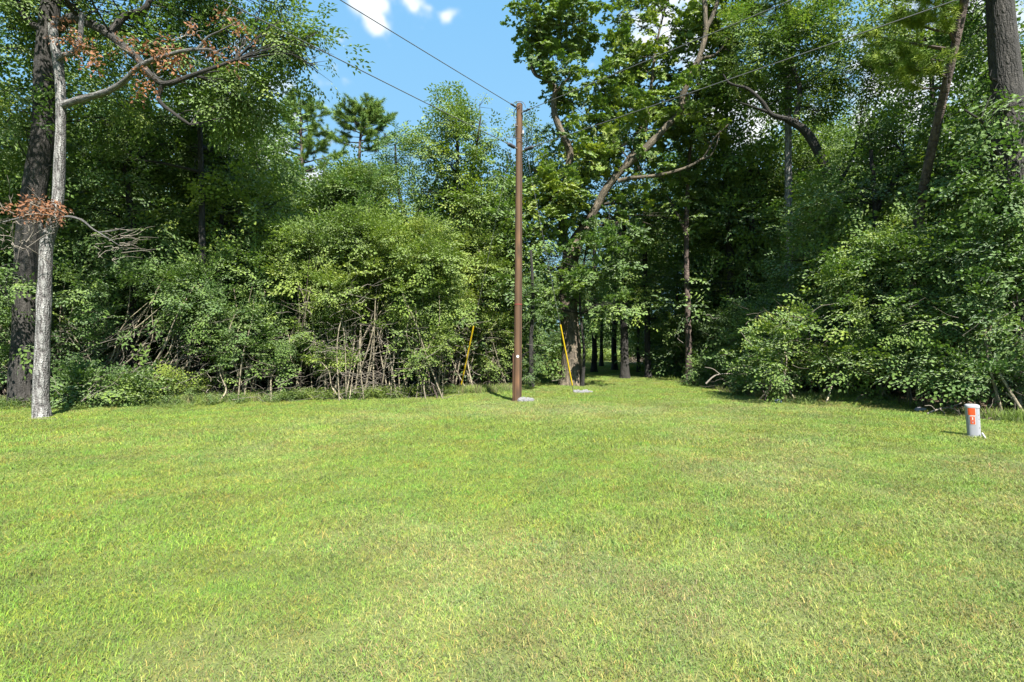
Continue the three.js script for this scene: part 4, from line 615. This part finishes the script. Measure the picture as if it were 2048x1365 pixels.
function line(label, y, dir, r, insul, rise) {
  seed(Math.round(y * 100) + (dir.x > 0 ? 7 : 3)); const a = onPole(y).addScaledVector(dir, 0.12), t = thing('power_line', label, 'wire', a.clone(), 'wires strung from the utility pole');
  const d = dir.clone().setY(rise).normalize(), s = a.clone().addScaledVector(d, insul ? 0.55 : 0.22);
  part('cable', wire(s, a.clone().addScaledVector(d, 42), r, 0.25), M.wire, t);
  if (insul) {                                              // dead-end insulator: rod with a row of sheds
    part('clevis', tube([a, a.clone().addScaledVector(d, 0.14)], 0.015, 0.015, { sides: 8, n: 3, rough: 0 }), M.steel, t);
    const pr = []; for (let i = 0; i <= 18; i++) { const k = i % 3; pr.push(new THREE.Vector2(k === 1 ? 0.052 : 0.036, i / 18 * 0.30)); } pr.unshift(new THREE.Vector2(0.001, 0)); pr.push(new THREE.Vector2(0.001, 0.30));
    const g = new THREE.LatheGeometry(pr, 20); g.applyQuaternion(new THREE.Quaternion().setFromUnitVectors(V(0, 1, 0), d)); g.translate(a.x + d.x * 0.13, a.y + d.y * 0.13, a.z + d.z * 0.13); part('insulator', g, M.polymer, t);
    part('clamp', tube([a.clone().addScaledVector(d, 0.42), a.clone().addScaledVector(d, 0.60)], 0.02, 0.012, { sides: 8, n: 4, rough: 0.1 }), M.steel, t);
  } else part('clamp', tube([a, a.clone().addScaledVector(d, 0.10), a.clone().addScaledVector(d, 0.30)], 0.014, 0.028, { sides: 8, n: 6, rough: 0.1 }), M.polymer, t);
}
line('upper wire running from the pole top up across the open sky', 8.22, dirL, 0.0095, false, 0.012);
line('lower wire across the sky gap ending in a dark insulator on the pole', 7.08, dirL, 0.0095, true, 0.012);
line('upper wire from the pole top crossing in front of the big oak', 8.10, dirR, 0.0095, false, 0.012);
line('lower wire with a dark insulator crossing in front of the oak limb', 7.02, dirR, 0.0095, true, 0.012);
function guy(label, foot, y, s) {
  seed(foot.x > 0 ? 621 : 622); const top = onPole(y); top.x += s * 0.1; const t = thing('guy_wire', label, 'guy wire', foot.clone().setY(0), 'guy wires of the utility pole'), d = top.clone().sub(foot).normalize();
  part('cable', wire(foot.clone().addScaledVector(d, 0.15), top, 0.0075, 0.02), M.steel, t);
  part('guard', tube([foot.clone().addScaledVector(d, 0.22), foot.clone().addScaledVector(d, 1.2), foot.clone().addScaledVector(d, 2.35)], 0.027, 0.024, { sides: 12, n: 10, rough: 0.02 }), M.yellow, t);
  part('anchor_rod', tube([foot.clone().addScaledVector(d, -0.1), foot.clone().addScaledVector(d, 0.34)], 0.016, 0.014, { sides: 8, n: 4, rough: 0.05 }), M.steel, t);
}
guy('steel guy wire with yellow guard slanting down before the thicket stems', V(-1.74, 0.05, -19.1), 7.75, -1);
guy('steel guy wire with yellow guard slanting down before the big oak trunk', V(2.02, 0.05, -18.7), 7.55, 1);
// lumps of concrete
function rubble(label, c, n, sp, seedN) {
  seed(seedN); const t = thing('concrete_rubble', label, 'rubble', c);
  const mat = std({ flatShading: true, color: new THREE.Color().setRGB(0.15, 0.15, 0.155), bumpMap: M.rub || (M.rub = dataTex(128, 128, (u, v) => { const h = tile(u, v, 20, 20, 7); return [h, h, h]; })), bumpScale: 0.015 });
  for (let i = 0; i < n; i++) { const r = rr(0.05, 0.10), g = new THREE.IcosahedronGeometry(r, 1), p = g.attributes.position; for (let k = 0; k < p.count; k++) { const v = V(p.getX(k), p.getY(k), p.getZ(k)), q = 0.75 + 0.5 * noise(v.x * 14 + i * 9, v.y * 14, v.z * 14); p.setXYZ(k, v.x * q * 1.15, v.y * q * 0.95, v.z * q); } g.computeVertexNormals(); g.translate(c.x + sp * (i / (n - 1) - 0.5) + gs() * 0.03, c.y + 0.035, c.z + gs() * 0.08); part('lump', g, mat, t); }
}
rubble('grey concrete lumps at the foot of the utility pole', V(0.40, 0.0, -15.95), 9, 0.34, 631);
rubble('grey concrete lumps beside the right guy anchor', V(2.32, 0.0, -18.5), 11, 0.5, 632);

// ------------------------------------------------------------------ phone pedestal
{
  const c = V(8.05, 0, -9.9), t = thing('phone_pedestal', 'small white and grey utility pedestal with orange stickers on the lawn', 'pedestal', c); seed(641);
  t.rotation.y = -0.55; const H = 0.595; const ring = (y, k) => { const p = []; for (let i = 0; i < 40; i++) { const a = i / 40 * 6.283, x = Math.cos(a), z = Math.sin(a), w = 0.100 * k, d = 0.085 * k, e = 0.7; p.push(V(Math.sign(x) * Math.pow(Math.abs(x), e) * w - 0.035 * y / H, y, Math.sign(z) * Math.pow(Math.abs(z), e) * d)); } return p; };
  const skin = (rows, caps) => { const pos = [], idx = [], n = 40; rows.forEach((r) => r.forEach((v) => pos.push(v.x + c.x, v.y, v.z + c.z))); for (let j = 0; j < rows.length - 1; j++) for (let i = 0; i < n; i++) { const a = j * n + i, b = j * n + (i + 1) % n; idx.push(a, a + n, b, b, a + n, b + n); } if (caps) { const o = (rows.length - 1) * n, q = pos.length / 3, m = rows[rows.length - 1].reduce((s, v) => s.add(v), V(0, 0, 0)).multiplyScalar(1 / n); pos.push(m.x + c.x, m.y + 0.008, m.z + c.z); for (let i = 0; i < n; i++) idx.push(o + i, q, o + (i + 1) % n); } const g = new THREE.BufferGeometry(); g.setAttribute('position', new THREE.Float32BufferAttribute(pos, 3)); g.setIndex(idx); g.computeVertexNormals(); return g; };
  const grey = std({ color: new THREE.Color().setRGB(0.25, 0.255, 0.28), roughness: 0.5 }), lid = std({ color: new THREE.Color().setRGB(0.30, 0.305, 0.32), roughness: 0.45 }), orange = std({ color: new THREE.Color().setRGB(0.5, 0.062, 0.008), roughness: 0.55 }), ow = std({ color: new THREE.Color().setRGB(0.5, 0.45, 0.43), roughness: 0.55 });
  part('body', skin([ring(-0.03, 0.93), ring(0.05, 0.94), ring(0.3, 0.97), ring(0.55, 1.0)]), grey, t);
  part('base_band', skin([ring(-0.02, 1.0), ring(0.05, 1.0), ring(0.055, 0.96)]), std({ color: new THREE.Color().setRGB(0.33, 0.34, 0.35), roughness: 0.7 }), t);
  part('cap', skin([ring(0.54, 1.06), ring(0.565, 1.07), ring(0.585, 1.02), ring(0.597, 0.8)], true), lid, t);
  // stickers wrapped on the front face
  const sticker = (name, x0, x1, y0, y1, off, mat, parent) => { const pos = [], idx = [], n = 8; for (let j = 0; j <= 1; j++) for (let i = 0; i <= n; i++) { const x = lerp(x0, x1, i / n), y = j ? y1 : y0, k = 0.94 + 0.06 * y / 0.55, xx = Math.min(0.999, Math.abs(x) / (0.100 * k)), cs = Math.pow(xx, 1 / 0.7), z = Math.pow(Math.sqrt(1 - cs * cs), 0.7) * 0.085 * k + off; pos.push(c.x + x - 0.035 * y / H, y, c.z + z); } for (let i = 0; i < n; i++) idx.push(i, i + 1, i + n + 1, i + 1, i + n + 2, i + n + 1); const g = new THREE.BufferGeometry(); g.setAttribute('position', new THREE.Float32BufferAttribute(pos, 3)); g.setIndex(idx); g.computeVertexNormals(); return part(name, g, mat, parent); };
  sticker('warning_sticker', -0.072, 0.030, 0.415, 0.545, 0.004, orange, t); sticker('sticker_edge', -0.078, 0.036, 0.409, 0.548, 0.002, ow, t);
  const second = sticker('warning_sticker', -0.048, 0.018, 0.26, 0.395, 0.004, orange, t); sticker('sticker_edge', -0.054, 0.024, 0.252, 0.41, 0.002, ow, t);
  sticker('mark', -0.022, -0.006, 0.335, 0.38, 0.006, ow, second); sticker('line', -0.046, 0.016, 0.313, 0.318, 0.006, grey, second); sticker('mark', -0.024, -0.006, 0.276, 0.298, 0.006, grey, second);
  for (const y of [0.42, 0.35, 0.2]) part('screw', new THREE.CylinderGeometry(0.007, 0.007, 0.012, 10).rotateX(Math.PI / 2).rotateY(0.9).translate(c.x + 0.073 - 0.035 * y / H, y, c.z + 0.062), M.polymer, t);
  part('conduit_stub', tube([V(c.x + 0.09, 0.12, c.z + 0.09), V(c.x + 0.12, 0.06, c.z + 0.12), V(c.x + 0.14, 0.0, c.z + 0.14)], 0.014, 0.016, { sides: 10, n: 8, rough: 0 }), lid, t);
}
// bits of litter by the wood's edge
for (const [label, px, py, d, c] of [['crumpled pale blue scrap of litter under the vine mound', 1556, 806, 15.4, [0.16, 0.2, 0.28]], ['crumpled white plastic scrap left of the dead curled branch', 1840, 820, 13.6, [0.25, 0.24, 0.27]]]) {
  seed(px); const b = at(px, py, d).setY(0.03), t = thing('litter_scrap', label, 'litter', b), g = new THREE.IcosahedronGeometry(0.075, 3), p = g.attributes.position; for (let k = 0; k < p.count; k++) { const v = V(p.getX(k), p.getY(k), p.getZ(k)), q = 0.55 + 0.9 * noise(v.x * 30 + px, v.y * 30, v.z * 30); p.setXYZ(k, v.x * q * 1.4, v.y * q * 0.8, v.z * q); } g.computeVertexNormals(); g.translate(b.x, b.y + 0.03, b.z); part('sheet', g, std({ color: new THREE.Color().setRGB(...c), flatShading: true, roughness: 0.5 }), t);
}
renderer.render(scene, camera);
